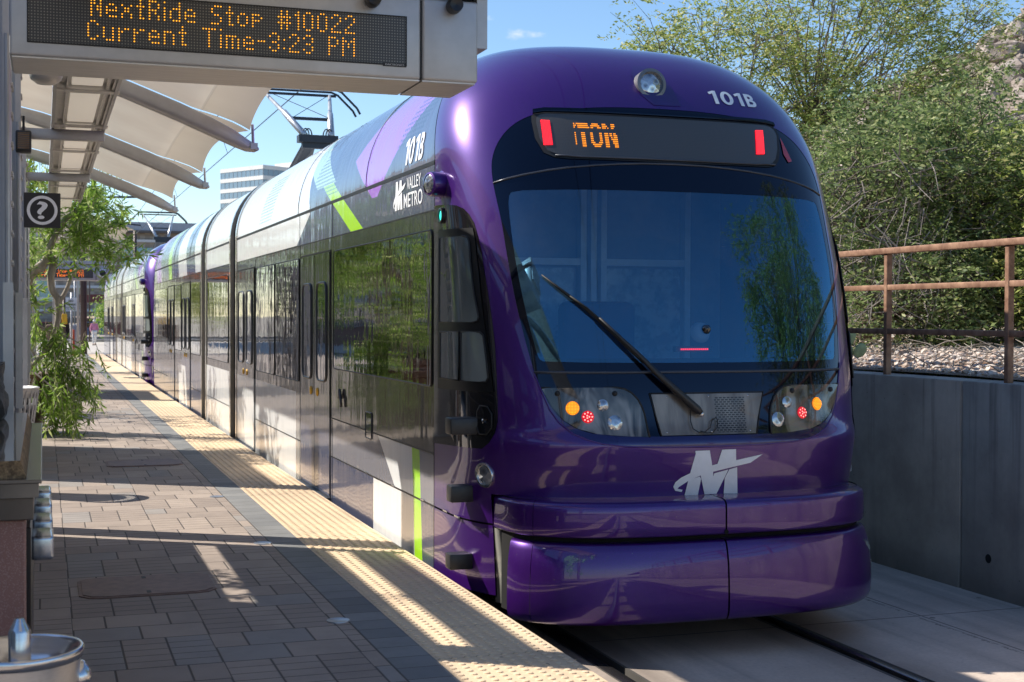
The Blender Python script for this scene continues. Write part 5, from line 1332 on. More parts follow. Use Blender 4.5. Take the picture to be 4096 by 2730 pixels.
a = MB(); a.bbox(-1.6, -.055, 4.80, 7.15, PZ, 1.27, .006, 1); a.build('pedestal', terra.m, t)
a = MB(); a.box(-1.64, -.030, 4.77, 7.18, 1.27, 1.345); a.build('apron', simple('apron_bronze', (.12, .10, .085), .4, .5), t, bevel=.004)
a = MB(); a.bbox(-1.68, -.004, 4.745, 7.25, 1.392, 1.405, .003, 1); a.box(-1.66, -.014, 4.76, 7.23, 1.345, 1.392); a.build('metal_rim', simple('rim_dark_steel', (.16, .155, .15), .25, .8), t, smooth=False)
a = MB(); V = [(-1.5, 4.80, 1.405), (-.052, 4.80, 1.405), (-.052, 7.18, 1.405), (-1.5, 7.18, 1.405), (-1.5, 4.815, 1.462), (-.072, 4.815, 1.462), (-.072, 7.16, 1.462), (-1.5, 7.16, 1.462)]
a.add(V, [(4, 5, 6, 7)], 0); a.add(V, [(0, 1, 5, 4), (1, 2, 6, 5), (2, 3, 7, 6)], 1); a.build('granite_slab', [gr.m, gre.m], t)
a = MB(); a.bbox(-.057, -.040, 4.95, 6.95, .78, 1.22, .003, 1); a.build('side_plate', simple('side_plate_black', (.02, .02, .022), .35, .3), t)
a = MB(); a.box(-.05, -.046, 4.81, 7.1, PZ + .01, .74); a.build('side_strip', simple('strip_brown', (.16, .11, .10), .5), t)
stl = simple('cast_steel_blueish', (.45, .50, .58), .22, .9, .1, 30)
for i, yy in enumerate((5.36, 5.78, 6.25, 6.72)):
    a = MB(); a.bbox(-.045, .036, yy - .06, yy + .16, 1.045, 1.135, .014, 4); a.build('arm_rest', stl, t, smooth=True, angle=50)
def boulder(name, label, x0, x1, y0, y1, z0, z1, seed):
    bm = bmesh.new(); bmesh.ops.create_cube(bm, size=1); bmesh.ops.subdivide_edges(bm, edges=bm.edges[:], cuts=9, use_grid_fill=True)
    for v in bm.verts:
        p = v.co * 1; d = mnoise.noise(p * 2.3 + Vector((seed, 0, 0))) * .10 + mnoise.noise(p * 7 + Vector((0, seed, 0))) * .05
        v.co = p * (1 + d); v.co.x = (x0 + x1) / 2 + v.co.x * (x1 - x0); v.co.y = (y0 + y1) / 2 + v.co.y * (y1 - y0); v.co.z = max(z0, (z0 + z1) / 2 + v.co.z * (z1 - z0))
    a = MB(); a.bm(bm); o = a.build(name, slate_.m, smooth=True, angle=35); tag(o, label, 'rock', 'dark stone blocks on the counter')
boulder('stone_block', 'rough dark stone block on the granite counter, the nearer and lower one', -.95, -.195, 5.75, 6.35, 1.463, 1.60, 3)
boulder('stone_block', 'tall rough dark stone block at the back of the granite counter', -.85, -.178, 6.40, 6.95, 1.463, 1.72, 9)
# drinking fountain
t = thing('drinking_fountain', 'round stainless steel drinking fountain with spout and side push button', 'drinking fountain', (-.065, 4.0, PZ))
cx, cy, zt = -.065, 4.0, 1.028
ss = Mt('satin_stainless'); n = ss.noise(60, 3, .6, stretch=(1, 1, 8)); n2 = ss.noise(3, 3, .6); ss.base(ss.mix(n, (.42, .42, .43), (.60, .60, .61))); ss.set(metal=.9, rough=.30 + n2 * .12); ss.bump(n, .08, .002)
a = MB(); a.lathe([(.155, -.55), (.158, -.2), (.160, -.06), (.163, -.03)], 48, (cx, cy, zt)); a.build('body', ss.m, t, smooth=True)
a = MB(); a.lathe([(.163, -.03), (.168, -.028), (.172, -.012), (.172, -.002), (.168, .002), (.158, .001), (.150, -.010), (.13, -.035), (.10, -.055), (.05, -.066), (.0001, -.068)], 56, (cx, cy, zt)); a.build('basin', chrome, t, smooth=True, angle=60)
a = MB(); a.lathe([(.030, -.066), (.030, .040), (.026, .048), (.012, .078), (.0001, .079)], 28, (cx + .002, cy + .02, zt)); a.build('spout', chrome, t, smooth=True, angle=40)
a = MB(); Mx = Matrix.Rotation(R(90), 3, 'Y'); a.lathe([(.042, -.02), (.044, .012), (.040, .018), (.034, .018), (.03, .026), (.012, .034), (.0001, .036)], 32, (cx + .157, cy + .02, zt - .095), Mx); a.build('push_button', chrome, t, smooth=True, angle=40)
a = MB(); a.box(cx - .07, cx + .07, cy - .06, cy + .06, PZ, zt - .5); a.build('pedestal', ss.m, t)
# litter bin
t = thing('litter_bin', 'slatted grey steel litter bin with cut-out lettering, half hidden by the columns', 'trash can', (-.28, 12.9, PZ))
cx, cy = -.30, 12.9; a = MB(); a.lathe([(.24, .86), (.27, .93), (.275, .945), (.26, .95), (.23, .90)], 36, (cx, cy, PZ)); a.build('rim', galv, t, smooth=True, angle=40)
a = MB(); 
for k in range(28):
    an = 2 * math.pi * k / 28; c_, s_ = math.cos(an), math.sin(an)
    a.tube([(cx + .205 * c_, cy + .205 * s_, PZ + .05), (cx + .215 * c_, cy + .215 * s_, PZ + .62), (cx + .26 * c_, cy + .26 * s_, PZ + .92)], .011, 4)
a.build('slats', galv, t)
a = MB(); a.lathe([(.222, .62), (.224, .80)], 36, (cx, cy, PZ)); a.build('band', simple('band_light_steel', (.45, .46, .47), .4, .4), t, smooth=True); a = MB(); a.lathe([(.18, .04), (.18, .85)], 24, (cx, cy, PZ)); a.build('liner', rubber, t, smooth=True)
V, F, bb = text_mesh('METRO', 1, .02); a = MB(); 
VV = []
for x_, y_ in V:
    an = R(-150) + (x_ - bb[0]) / (bb[1] - bb[0]) * R(150); VV.append((cx + .228 * math.cos(an), cy + .228 * math.sin(an), PZ + .645 + (y_ - bb[2]) / (bb[3] - bb[2]) * .13))
a.add(VV, F); a.build('lettering', simple('letter_dark', (.05, .05, .06), .5), t)
# off-frame benches, planter pots and screens on the far side of the platform (they shade the paving and mirror in the train)
pot_m = simple('planter_pot_brown', (.16, .085, .065), .6, 0, .1, 6)
def pot(cx, cy, label):
    t = thing('planter_pot', label, 'planter', (cx, cy, PZ), 'large brown planter pots on the platform')
    a = MB(); a.lathe([(.0001, 0), (.42, .0), (.50, .70), (.56, .72), (.56, .80), (.50, .80), (.46, .72), (.0001, .70)], 36, (cx, cy, PZ)); a.build('pot', pot_m, t, smooth=True, angle=35)
    a = MB(); a.lathe([(.0001, .715), (.46, .715)], 24, (cx, cy, PZ)); a.build('soil', simple('soil', (.05, .035, .025), .95), t)

# ================================================================== vegetation
def leaf_mat(name, c0, c1, c2, tr=.35):
    m = Mt(name); rv = m.rand(); n = m.noise(1.0, 3, .6)
    c = m.mix(rv.ss(0, 1), c0, c1); c = m.mix((rv * 7.31).frac() > .82, c, c2); c = m.mix(n.ss(.35, .7) * .35, c, c0); m.base(c); m.set(rough=.55, spec=.35)
    nt = m.nt; t_ = nt.nodes.new('ShaderNodeBsdfTranslucent'); mc = m.mix(.5, c, (.30, .40, .05), 'MIX'); nt.links.new(c, t_.inputs[0])
    ms = nt.nodes.new('ShaderNodeMixShader'); ms.inputs[0].default_value = tr; nt.links.new(m.b.outputs[0], ms.inputs[1]); nt.links.new(t_.outputs[0], ms.inputs[2]); nt.links.new(ms.outputs[0], nt.nodes['Material Output'].inputs[0]); return m.m
mesq = leaf_mat('mesquite_leaf', (.17, .23, .05), (.42, .48, .13), (.66, .62, .28), .5)
mesq2 = leaf_mat('mesquite_leaf_dull', (.11, .17, .06), (.30, .38, .14), (.48, .50, .24), .45)
will = leaf_mat('willow_leaf', (.15, .27, .04), (.32, .46, .08), (.58, .64, .28), .5)
bark = simple('bark_grey_brown', (.16, .125, .10), .9, 0, .35, 18, .5, .01, stretch=(1, 1, .3))
bark_l = simple('bark_pale', (.30, .26, .22), .85, 0, .25, 14, .4, .008, stretch=(1, 1, .3))
def unit(n):
    v = rng.normal(size=(n, 3)); return v / np.linalg.norm(v, axis=1, keepdims=True)
def make_leaves(C, D, L, W, droop=0.):
    """quads: centres C, directions D (unit), length L, width W"""
    n = len(C); U = unit(n); S = np.cross(D, U); S /= (np.linalg.norm(S, axis=1, keepdims=True) + 1e-9)
    L = np.asarray(L).reshape(-1, 1); W = np.asarray(W).reshape(-1, 1)
    a = C - S * W * .15; b = C + D * L * .45 - S * W * .5; c = C + D * L; d = C + D * L * .45 + S * W * .5
    return np.stack([a, b, c, d], axis=1)
def twig_leaves(P0, Dr, length, nl, L, W, droop):
    """pinnate sprays along short drooping twigs"""
    n = len(P0); out = []; tw = []
    for k in range(nl):
        t = (k + 1) / nl; C = P0 + Dr * (length * t)[:, None]; C[:, 2] -= droop * (t ** 2) * length
        s = 1 if k % 2 else -1
        side = np.cross(Dr, np.array([0, 0, 1.])); side /= (np.linalg.norm(side, axis=1, keepdims=True) + 1e-6)
        D = side * s + Dr * .5 + rng.normal(size=(n, 3)) * .35; D /= np.linalg.norm(D, axis=1, keepdims=True)
        out.append(make_leaves(C, D, L * rng.uniform(.5, 1.35, n), W * rng.uniform(.7, 1.3, n)))
    return np.concatenate(out)
def bez(p0, p1, p2, n=7):
    return [p0 * (1 - t) ** 2 + p1 * 2 * t * (1 - t) + p2 * t * t for t in [k / (n - 1) for k in range(n)]]
def mesquite(label, base, env, ncl, per, mat, rad=.62, L=.070, W=.026, droop=.5, fork=1.0, lean=(0, 0), density=None, nl=9, tl=.30):
    """base point, env = list of ellipsoids (cx,cy,cz,rx,ry,rz,weight)"""
    t = thing('mesquite_tree', label, 'tree', base, 'desert trees beyond the retaining wall')
    bp = Vector(base); tr_ = MB(); f = bp + Vector((lean[0], lean[1], fork))
    tr_.tube([bp - Vector((0, 0, .2)), bp + (f - bp) * .5 + Vector((.05, -.04, 0)), f], [.17, .14, .12], 10)
    wts = np.array([e[6] for e in env], float); wts /= wts.sum(); cl = []
    hubs = []
    for e in env:
        c = Vector(e[:3]); h = f.lerp(c, .72) + Vector((0, 0, -.25 * e[5])); pts = bez(f, f.lerp(h, .5) + Vector((0, 0, .35)), h, 6); tr_.tube(pts, [.08, .065, .055, .045, .035, .028], 8); hubs.append(h)
    P0 = []; DR = []
    for k in range(ncl):
        i = int(rng.choice(len(env), p=wts)); e = env[i]
        for _ in range(30):
            q = rng.uniform(-1, 1, 3); r_ = np.linalg.norm(q)
            if .25 < r_ < 1 and rng.random() < (.25 + .75 * r_ ** 2): break
        c = np.array(e[:3]) + q * np.array(e[3:6]); cv = Vector(c); h = hubs[i]
        mid = h.lerp(cv, .5) + Vector(rng.normal(size=3) * .12) + Vector((0, 0, .12)); pts = bez(h, mid, cv, 6); tr_.tube(pts, [.020, .016, .012, .009, .007, .005], 5, cap=False)
        out = Vector(c - np.array(e[:3])).normalized()
        m = per; sz = rad * rng.uniform(.6, 1.15)
        st = rng.normal(size=(m, 3)) * sz * .45; 
        P0.append(c + st); d = unit(m) * .9 + np.array(out) * .6 + st * .8 + np.array([0, 0, -.15]); DR.append(d / np.linalg.norm(d, axis=1, keepdims=True))
        for j in range(4):
            e2 = cv + Vector(st[j]) * 1.25 + Vector((0, 0, .02)); tr_.tube([cv.lerp(h, .12), cv.lerp(e2, .5) + Vector(rng.normal(size=3) * .04), e2], [.006, .005, .002], 4, cap=False)
    P0 = np.concatenate(P0); DR = np.concatenate(DR)
    tr_.build('trunk', bark, t, smooth=True)
    V = twig_leaves(P0, DR, rng.uniform(.5, 1.35, len(P0)) * tl, nl, L, W, droop)
    quads_obj('crown', V, mat, t)
    return t
def gz(x, y):
    """terrain height right of the wall"""
    g = 1.44 + .035 * max(0, x - 6.5) + .012 * math.sin(x * 1.7) + .02 * math.sin(y * .9)
    hh = 20.5 * math.exp(-((x - 78) / 36) ** 2 - ((y - 70) / 46) ** 2)
    if x > 14: hh += 1.2 * (1 - math.exp(-(x - 14) / 20))
    nn = mnoise.fractal(Vector((x * .06, y * .06, 0)), 1.0, 2.1, 5) * min(1, max(0, (x - 14) / 25)) * 1.3
    nn += mnoise.ridged_multi_fractal(Vector((x * .11, y * .11, 3)), 1., 2.1, 4, 1., 2.) * min(1, max(0, (x - 25) / 30)) * .45
    return g + hh + nn
hm = Mt('rocky_hillside'); x, y, z = hm.geo(); n = hm.noise(.35, 9, .72, vec=hm.co); n2 = hm.noise(2.5, 8, .75, vec=hm.co); v = hm.vor(1.1, vec=hm.co)
c = hm.mix(n.ss(.3, .7), (.25, .20, .16), (.40, .33, .27)); c = hm.mix(n2.ss(.45, .6), c, (.17, .125, .10)); c = hm.mix((n * n2 * 2.4).ss(.58, .75), c, (.15, .155, .06)); c = hm.mix((v < .16) * .8, c, (.48, .42, .36))
near_ = 1 - x.ss(13., 18.); nf = hm.noise(14, 6, .75, vec=hm.co); gcol = hm.mix(nf.ss(.3, .7), (.33, .22, .155), (.52, .39, .30)); c = hm.mix(near_, c, gcol)
hm.base(c); hm.set(rough=.95); hm.bump(n2 * 1.2 + v * .6, 1., .25)
xs_ = list(np.concatenate([np.arange(6.5, 16, .35), np.arange(16, 60, 1.1), np.arange(60, 160, 3.), np.arange(160, 420, 18.)])); ys_ = list(np.concatenate([np.arange(-60, -4, 3.), np.arange(-4, 24, .5), np.arange(24, 120, 1.6), np.arange(120, 420, 14.)]))
P = [[Vector((x_, y_, gz(x_, y_))) for y_ in ys_] for x_ in xs_]
a = MB(); a.grid(P); o = a.build('hillside', hm.m, smooth=True); tag(o, kind='structure')
# gravel
def rocks(name, n, region, smin, smax, mat, zf, flat=.6):
    ico = []
    bm = bmesh.new(); bmesh.ops.create_icosphere(bm, subdivisions=1, radius=1); bm.verts.ensure_lookup_table()
    V0 = np.array([v.co[:] for v in bm.verts]); F0 = np.array([[v.index for v in f.verts] for f in bm.faces]); bm.free()
    T = []
    for k in range(n):
        s = smin * (smax / smin) ** (rng.random() ** 2.2); x_ = rng.uniform(*region[0]); y_ = rng.uniform(*region[1])
        V = V0 * (1 + rng.normal(size=(len(V0), 1)) * .16) * np.array([1, rng.uniform(.6, 1), flat * rng.uniform(.7, 1.2)]) * s; an = rng.uniform(0, 6.28); c_, s_ = math.cos(an), math.sin(an)
        V = np.stack([V[:, 0] * c_ - V[:, 1] * s_, V[:, 0] * s_ + V[:, 1] * c_, V[:, 2]], 1) + np.array([x_, y_, zf(x_, y_) + s * .25]); T.append(V[F0])
    return quads_obj(name, np.concatenate(T), mat, per=3)
rk = Mt('gravel_stones'); rv = rk.rand(); n = rk.noise(20, 4, .6); rk.base(rk.mix(rv.ss(0, 1), rk.mix((rv * 5.3).frac(), (.34, .21, .15), (.56, .43, .34)), (.62, .57, .52))); rk.set(rough=.9); rk.bump(n, .4, .01)
tag(rocks('gravel', 9000, ((6.55, 11.0), (6.6, 15)), .010, .055, rk.m, gz), 'loose pinkish gravel and stones on the slope behind the retaining wall', 'gravel', kind='stuff')
tag(rocks('gravel_patch', 3500, ((10.5, 18.0), (8, 24)), .02, .09, rk.m, gz), 'coarser gravel under the desert trees', 'gravel', kind='stuff')
bl_m = Mt('hill_boulder'); rv = bl_m.rand(); n = bl_m.noise(1.2, 7, .7); bl_m.base(bl_m.mix(n.ss(.3, .7), bl_m.mix(rv, (.16, .115, .09), (.34, .27, .22)), (.45, .39, .34))); bl_m.set(rough=.9); bl_m.bump(n, .9, .2)
tag(rocks('hill_boulders', 1500, ((32, 75), (38, 95)), .2, 1.3, bl_m.m, gz, .8), 'boulders scattered over the rocky hillside', 'rocks', kind='stuff')
# scrub on the hill
cs = []
for k in range(1100):
    x_, y_ = rng.uniform(26, 80), rng.uniform(30, 100); s = rng.uniform(.3, .9); m = 34; P_ = np.array([x_, y_, gz(x_, y_) + s * .4]) + rng.normal(size=(m, 3)) * s * np.array([.45, .45, .3]); cs.append(make_leaves(P_, unit(m), np.full(m, .30), np.full(m, .12)))
o = quads_obj('hill_scrub', np.concatenate(cs), leaf_mat('scrub_leaf', (.10, .11, .045), (.20, .20, .085), (.30, .26, .14), .15)); tag(o, 'low olive scrub dotted over the hillside', 'scrub', kind='stuff')
# dead twigs on the gravel
tw = MB()
for k in range(170):
    x_, y_ = rng.uniform(6.6, 8.6), rng.uniform(7, 12.5); an = rng.uniform(0, 6.28); l_ = rng.uniform(.1, .5); p = Vector((x_, y_, gz(x_, y_) + .03)); q = p + Vector((math.cos(an), math.sin(an), rng.uniform(.0, .35))) * l_; tw.tube([p, p.lerp(q, .5) + Vector((0, 0, .03)), q], [.006, .004, .002], 4, cap=False)
tag(tw.build('fallen_twigs', bark_l), 'dry fallen twigs and sticks on the gravel', 'twigs', kind='stuff')
def cactus():
    t = thing('prickly_pear', 'pale green prickly pear pads just behind the retaining wall', 'cactus', (6.95, 10.9, gz(6.95, 10.9)))
    m = simple('cactus_skin', (.22, .30, .16), .6, 0, .2, 20, .2); b = Vector((6.95, 10.9, gz(6.95, 10.9)))
    for (dx, dy, dz, s, an) in ((0, 0, .09, .10, 0), (.05, .03, .24, .085, 20), (-.08, .02, .2, .08, -30), (.12, -.03, .12, .08, 50)):
        a = MB(); Mx = Matrix.Rotation(R(an), 3, 'Y') @ Matrix.Diagonal((.75, .22, 1.)); a.lathe([(.001, -1), (.5, -.85), (.85, -.4), (1, .1), (.85, .6), (.5, .9), (.001, 1)], 16, b + Vector((dx, dy, dz)), Mx * s); a.build('pad', m, t, smooth=True)
cactus()
mesquite('airy tall mesquite tree whose thin branches reach out over the tram roof', (10.6, 19.5, gz(10.6, 19.5)), [(9.7, 18.6, 5.3, 1.7, 1.6, 1.3, 1.9), (11.6, 18.5, 6.1, 1.8, 1.6, 1.5, 2.4), (13.0, 18.4, 5.9, 1.3, 1.5, 1.3, .8), (8.7, 18.2, 5.6, .9, 1.0, .6, .28), (10.6, 18.6, 3.7, 2.2, 1.8, 1.2, 2.4), (9.8, 18.0, 2.4, 1.5, 1.6, .9, 1.2)], 300, 32, mesq, rad=.66, fork=1.2, tl=.26)
mesquite('dense low mesquite with tangled grey branches right behind the handrail', (9.3, 14.2, gz(9.3, 14.2)), [(8.9, 13.4, 3.5, 1.3, 1.3, .9, 1.6), (9.9, 12.9, 3.5, 1.4, 1.3, 1.0, 1.8), (9.0, 13.0, 2.1, 1.2, 1.3, .8, 1.2), (10.4, 12.6, 2.3, 1.6, 1.2, .95, 2.0)], 170, 42, mesq2, rad=.50, fork=.7, tl=.24)
mesquite('broad mesquite tree at the right edge of the picture with yellow-green foliage', (11.9, 12.6, gz(11.9, 12.6)), [(10.4, 12.0, 3.3, 1.2, 1.2, .8, 1.4), (11.5, 12.2, 2.9, 1.5, 1.3, .85, 1.8), (12.2, 11.8, 2.3, 1.7, 1.3, .9, 1.8), (10.6, 11.4, 2.3, 1.2, 1.0, .7, 1.2)], 190, 40, mesq, rad=.52, fork=.8, tl=.24)
mesquite('grey-green mesquite farther back between the other trees', (13.8, 17.0, gz(13.8, 17.0)), [(12.4, 16.3, 3.9, 1.5, 1.5, 1.1, 1), (14.0, 15.8, 3.2, 1.7, 1.5, 1.0, 1), (13.2, 15.6, 2.5, 2.2, 1.6, 1.0, 1)], 120, 34, mesq2, rad=.6, fork=1., tl=.28, L=.085, W=.04)
mesquite('mesquite tree behind the roof of the tram, half hidden', (9.6, 26., gz(9.6, 26.)), [(9.2, 25.5, 3.8, 2.0, 1.8, 1.5, 1), (11.2, 25.2, 4.2, 2.0, 1.8, 1.5, 1)], 70, 30, mesq2, rad=.75, fork=1., tl=.34, L=.10, W=.025)
mesquite('tall mesquite tree beside the track right of the viewer, mirrored in the windscreen', (9.6, 3.2, gz(9.6, 3.2)), [(9.2, 4.9, 5.2, 1.2, 1.4, 2.0, 1.2), (9.4, 2.9, 5.9, 1.2, 1.5, 2.1, 1.3), (9.2, 5.8, 3.6, 1.0, 1.0, 1.3, .8), (9.4, 3.4, 3.2, 1.2, 1.8, 1.0, .8)], 170, 32, mesq, rad=.5, fork=1.2, tl=.26, L=.08, W=.032)

# bare tangled twigs hanging inside the low mesquite
tg_ = MB()
for k in range(420):
    c = Vector((rng.uniform(7.9, 9.9), rng.uniform(11.9, 13.2), rng.uniform(2.0, 3.7))); d = Vector((rng.normal(), rng.normal() * .6, -.9 + rng.normal() * .6)).normalized(); l_ = rng.uniform(.25, .8)
    tg_.tube([c, c + d * l_ * .5 + Vector(rng.normal(size=3) * .06), c + d * l_ + Vector(rng.normal(size=3) * .08)], [.007, .005, .002], 4, cap=False)
tag(tg_.build('bare_twigs', simple('dead_twig_grey', (.22, .19, .17), .9, 0, .3, 10)), 'tangle of bare grey twigs hanging inside the low mesquite behind the handrail', 'twigs', kind='stuff')
# the platform willow
def willow(label, base, trunks, drops, upper, nd, nu):
    t = thing('desert_willow', label, 'tree', base, None); tr_ = MB()
    for pts, r0_, r1_ in trunks:
        pts = [Vector(p) for p in pts]; n = len(pts)
        dense = []
        for i in range(n - 1):
            for k in range(4):
                p0 = pts[max(i - 1, 0)]; p1 = pts[i]; p2 = pts[i + 1]; p3 = pts[min(i + 2, n - 1)]; q = k / 4
                dense.append(.5 * ((2 * p1) + (-p0 + p2) * q + (2 * p0 - 5 * p1 + 4 * p2 - p3) * q * q + (-p0 + 3 * p1 - 3 * p2 + p3) * q ** 3))
        dense.append(pts[-1]); m = len(dense); tr_.tube(dense, [r0_ + (r1_ - r0_) * k / (m - 1) for k in range(m)], 8)
    C = []; D = []
    for (p, q, n_) in drops:      # drooping branch from p to q
        p = Vector(p); q = Vector(q)
        for k in range(n_):
            s0 = p.lerp(q, rng.random()) + Vector(rng.normal(size=3) * np.array([.10, .12, .08])); ln = rng.uniform(.25, .6); d = Vector((rng.normal() * .35, rng.normal() * .35, -1)).normalized()
            e_ = s0 + d * ln; tr_.tube([s0 + Vector((0, 0, .06)), s0.lerp(e_, .5), e_], [.004, .003, .002], 4, cap=False)
            m = 26; tt = rng.random(m); cc_ = np.array(s0)[None] + np.outer(tt, np.array(d) * ln); dd2 = np.array(d)[None] * .6 + rng.normal(size=(m, 3)) * .55; dd2[:, 2] -= .25
            C.append(cc_); D.append(dd2 / np.linalg.norm(dd2, axis=1, keepdims=True))
        tr_.tube([p, p.lerp(q, .5) + Vector((0, 0, .05)), q], [.014, .010, .005], 5, cap=False)
    for (c, r3, n_) in upper:
        for k in range(n_):
            q = unit(1)[0] * rng.random() ** .4; s0 = np.array(c) + q * np.array(r3); d = unit(1)[0] * .8 + np.array([0, 0, -.1]); d /= np.linalg.norm(d); ln = rng.uniform(.25, .5)
            tr_.tube([s0, s0 + d * ln], [.005, .002], 4, cap=False)
            m = 24; tt = rng.random(m); cc_ = s0[None] + np.outer(tt, d * ln); dd2 = d[None] * .7 + rng.normal(size=(m, 3)) * .5; dd2[:, 2] -= .2; C.append(cc_); D.append(dd2 / np.linalg.norm(dd2, axis=1, keepdims=True))
    C = np.concatenate(C); D = np.concatenate(D); n = len(C)
    tr_.build('trunk', bark_l, t, smooth=True)
    quads_obj('crown', make_leaves(C, D, rng.uniform(.09, .18, n), rng.uniform(.016, .030, n)), will, t)
    return t
Yw = 19.3
def w(px, py, Y=Yw):   # helper used while reading branch shapes off the photograph: image plane at depth Y
    return (Y * ((px - 98) * .0003) / (1 + (px - 98) * .00001), Y, 1.944 + (727 - py) / 3337. * Y)
willow('slender platform tree with pale twisting trunk and drooping bright green willow leaves', (-.35, 19.6, PZ),
       [([(-.45, 19.7, PZ), (-.35, 19.6, 1.3), w(70, 640), w(95, 622), w(108, 590), w(125, 545), w(145, 510), w(178, 478), w(183, 445)], .062, .028),
        ([w(60, 650), w(85, 622), w(112, 600), w(122, 605), w(116, 640), w(118, 668), (w(130, 690)), w(133, 720), w(128, 752), w(118, 790), w(95, 820), w(70, 850)], .058, .030),
        ([w(133, 700), w(150, 668), w(160, 640), w(172, 622)], .03, .02), ([w(128, 760), w(140, 790), w(150, 830)], .018, .010), ([w(118, 790), w(122, 840), w(105, 900)], .018, .008)],
       [(w(75, 745), w(135, 790), 12), (w(95, 760), w(190, 800), 16), (w(70, 800), w(110, 900), 16), (w(110, 810), w(180, 880), 21), (w(150, 850), w(215, 905), 16), (w(90, 900), w(150, 950), 16), (w(110, 880), w(200, 930, 19.0), 16), (w(80, 860, 18.7), w(140, 930, 18.4), 14)],
       [(w(110, 540), (.55, .7, .55), 28), (w(180, 500), (.55, .7, .38), 44), (w(235, 530), (.45, .7, .36), 38), (w(215, 450), (.35, .6, .2), 34), (w(80, 440), (.25, .6, .35), 34), (w(80, 700), (.15, .5, .4), 12), (w(262, 590), (.22, .6, .25), 16), (w(170, 560), (.3, .5, .12), 14)], 0, 0)
pot(-.45, 19.6, 'large brown planter pot holding the slender platform tree')
t2 = willow('leafy background tree on the platform beyond the far canopy', (-.6, 41, PZ), [([(-.6, 41, PZ), (-.5, 41, 2.2), (-.1, 41, 3.2), (.4, 41, 3.9)], .07, .03), ([(-.5, 41, 2.0), (-.9, 41, 3.), (-1.2, 41, 3.9)], .05, .02)], [], [((.0, 41, 4.0), (1.3, 1.4, .9), 150), ((-1.0, 41, 3.6), (.9, 1.2, .9), 90), ((1.6, 42, 3.8), (.8, 1., .5), 46)], 0, 0)
t2 = willow('tree whose leaves show just left of the cross tubes under the ceiling strip', (-1.5, 16.5, PZ), [([(-1.5, 16.5, PZ), (-1.4, 16.5, 2.2), (-1.0, 16.5, 3.4)], .06, .03)], [], [((-.9, 17.5, 3.4), (.9, 1.0, .8), 120), ((-1.3, 16.5, 2.6), (.9, 1.0, .8), 110), ((-.35, 22.5, 3.0), (.35, 1.2, 1.2), 80)], 0, 0)
pot(-1.5, 16.5, 'large brown planter pot with a leafy tree, left of the columns')
for i, (x_, y_) in enumerate(((-1.7, 9.2), (-1.9, 24.0))):
    willow(('low willow in a pot beside the first columns, left of the picture', 'willow in a pot beyond the first canopy, left of the picture')[i], (x_, y_, PZ), [([(x_, y_, PZ), (x_ + .1, y_, 1.8), (x_ + .4, y_, 2.6)], .05, .02)], [], [((x_ + .2, y_, 2.6), (.8, .9, .8), 110), ((x_, y_ + .3, 1.7), (.6, .6, .5), 50)], 0, 0)
    pot(x_, y_, ('large brown planter pot beside the first columns', 'large brown planter pot beyond the first canopy')[i])

def bush(name, label, c, r3, n, mat, L=.12, group=None, trunk=True):
    t = thing(name, label, 'bush' if name != 'street_tree' else 'tree', (c[0], c[1], max(0, c[2] - r3[2])), group)
    P_ = []
    for k in range(14):
        q = unit(1)[0] * rng.random() ** .5; cc_ = np.array(c) + q * np.array(r3) * .75; P_.append(cc_ + rng.normal(size=(n // 14, 3)) * np.array(r3) * .26)
    P_ = np.concatenate(P_); m = len(P_); quads_obj('crown', make_leaves(P_, unit(m), np.full(m, L) * rng.uniform(.7, 1.3, m), np.full(m, L * .4)), mat, t)
    a = MB(); b = Vector((c[0], c[1], c[2] - r3[2] - (.3 if name != 'street_tree' else 1.6))); 
    for k in range(4): a.tube([b, b.lerp(Vector(c), .6) + Vector(rng.normal(size=3) * r3[0] * .15), Vector(c) + Vector(rng.normal(size=3) * r3[0] * .4)], [.05, .035, .015], 5)
    a.build('trunk', bark, t, smooth=True)
bush('shrub', 'bright green bush at the far end of the train', (4.6, 101, 1.9), (1.5, 1.5, 1.8), 2600, will, .22)
stg = 'street trees far beyond the platform'
for i, (x_, y_, lb) in enumerate(((-6.5, 60, 'green street tree to the left behind the platform columns'), (-3.2, 74, 'green street tree farther left beyond the waiting person'), (-9, 44, 'green street tree left of the far canopy'), (9, 140, 'small dark street tree in front of the stone building'), (22, 160, 'wide street tree before the glass office'))):
    bush('street_tree', lb, (x_, y_, 3.2), (2.2, 2.2, 1.9), 3000, (will, mesq, will, mesq2, mesq)[i], .25, stg)
# tree row left of the platform that the train sides mirror
for i, (x_, y_) in enumerate(((-9.5, 6), (-10.5, 21), (-9.8, 30), (-10, 38))):
    bush('street_tree', ('leafy tree across the road, first of the row left of the platform', 'leafy tree across the road, second of the row left of the platform', 'leafy tree across the road, third of the row left of the platform', 'leafy tree across the road, fourth of the row left of the platform')[i], (x_, y_, 3.4), (2.0, 2.4, 2.0), 3600, mesq, .2, 'trees left of the platform')

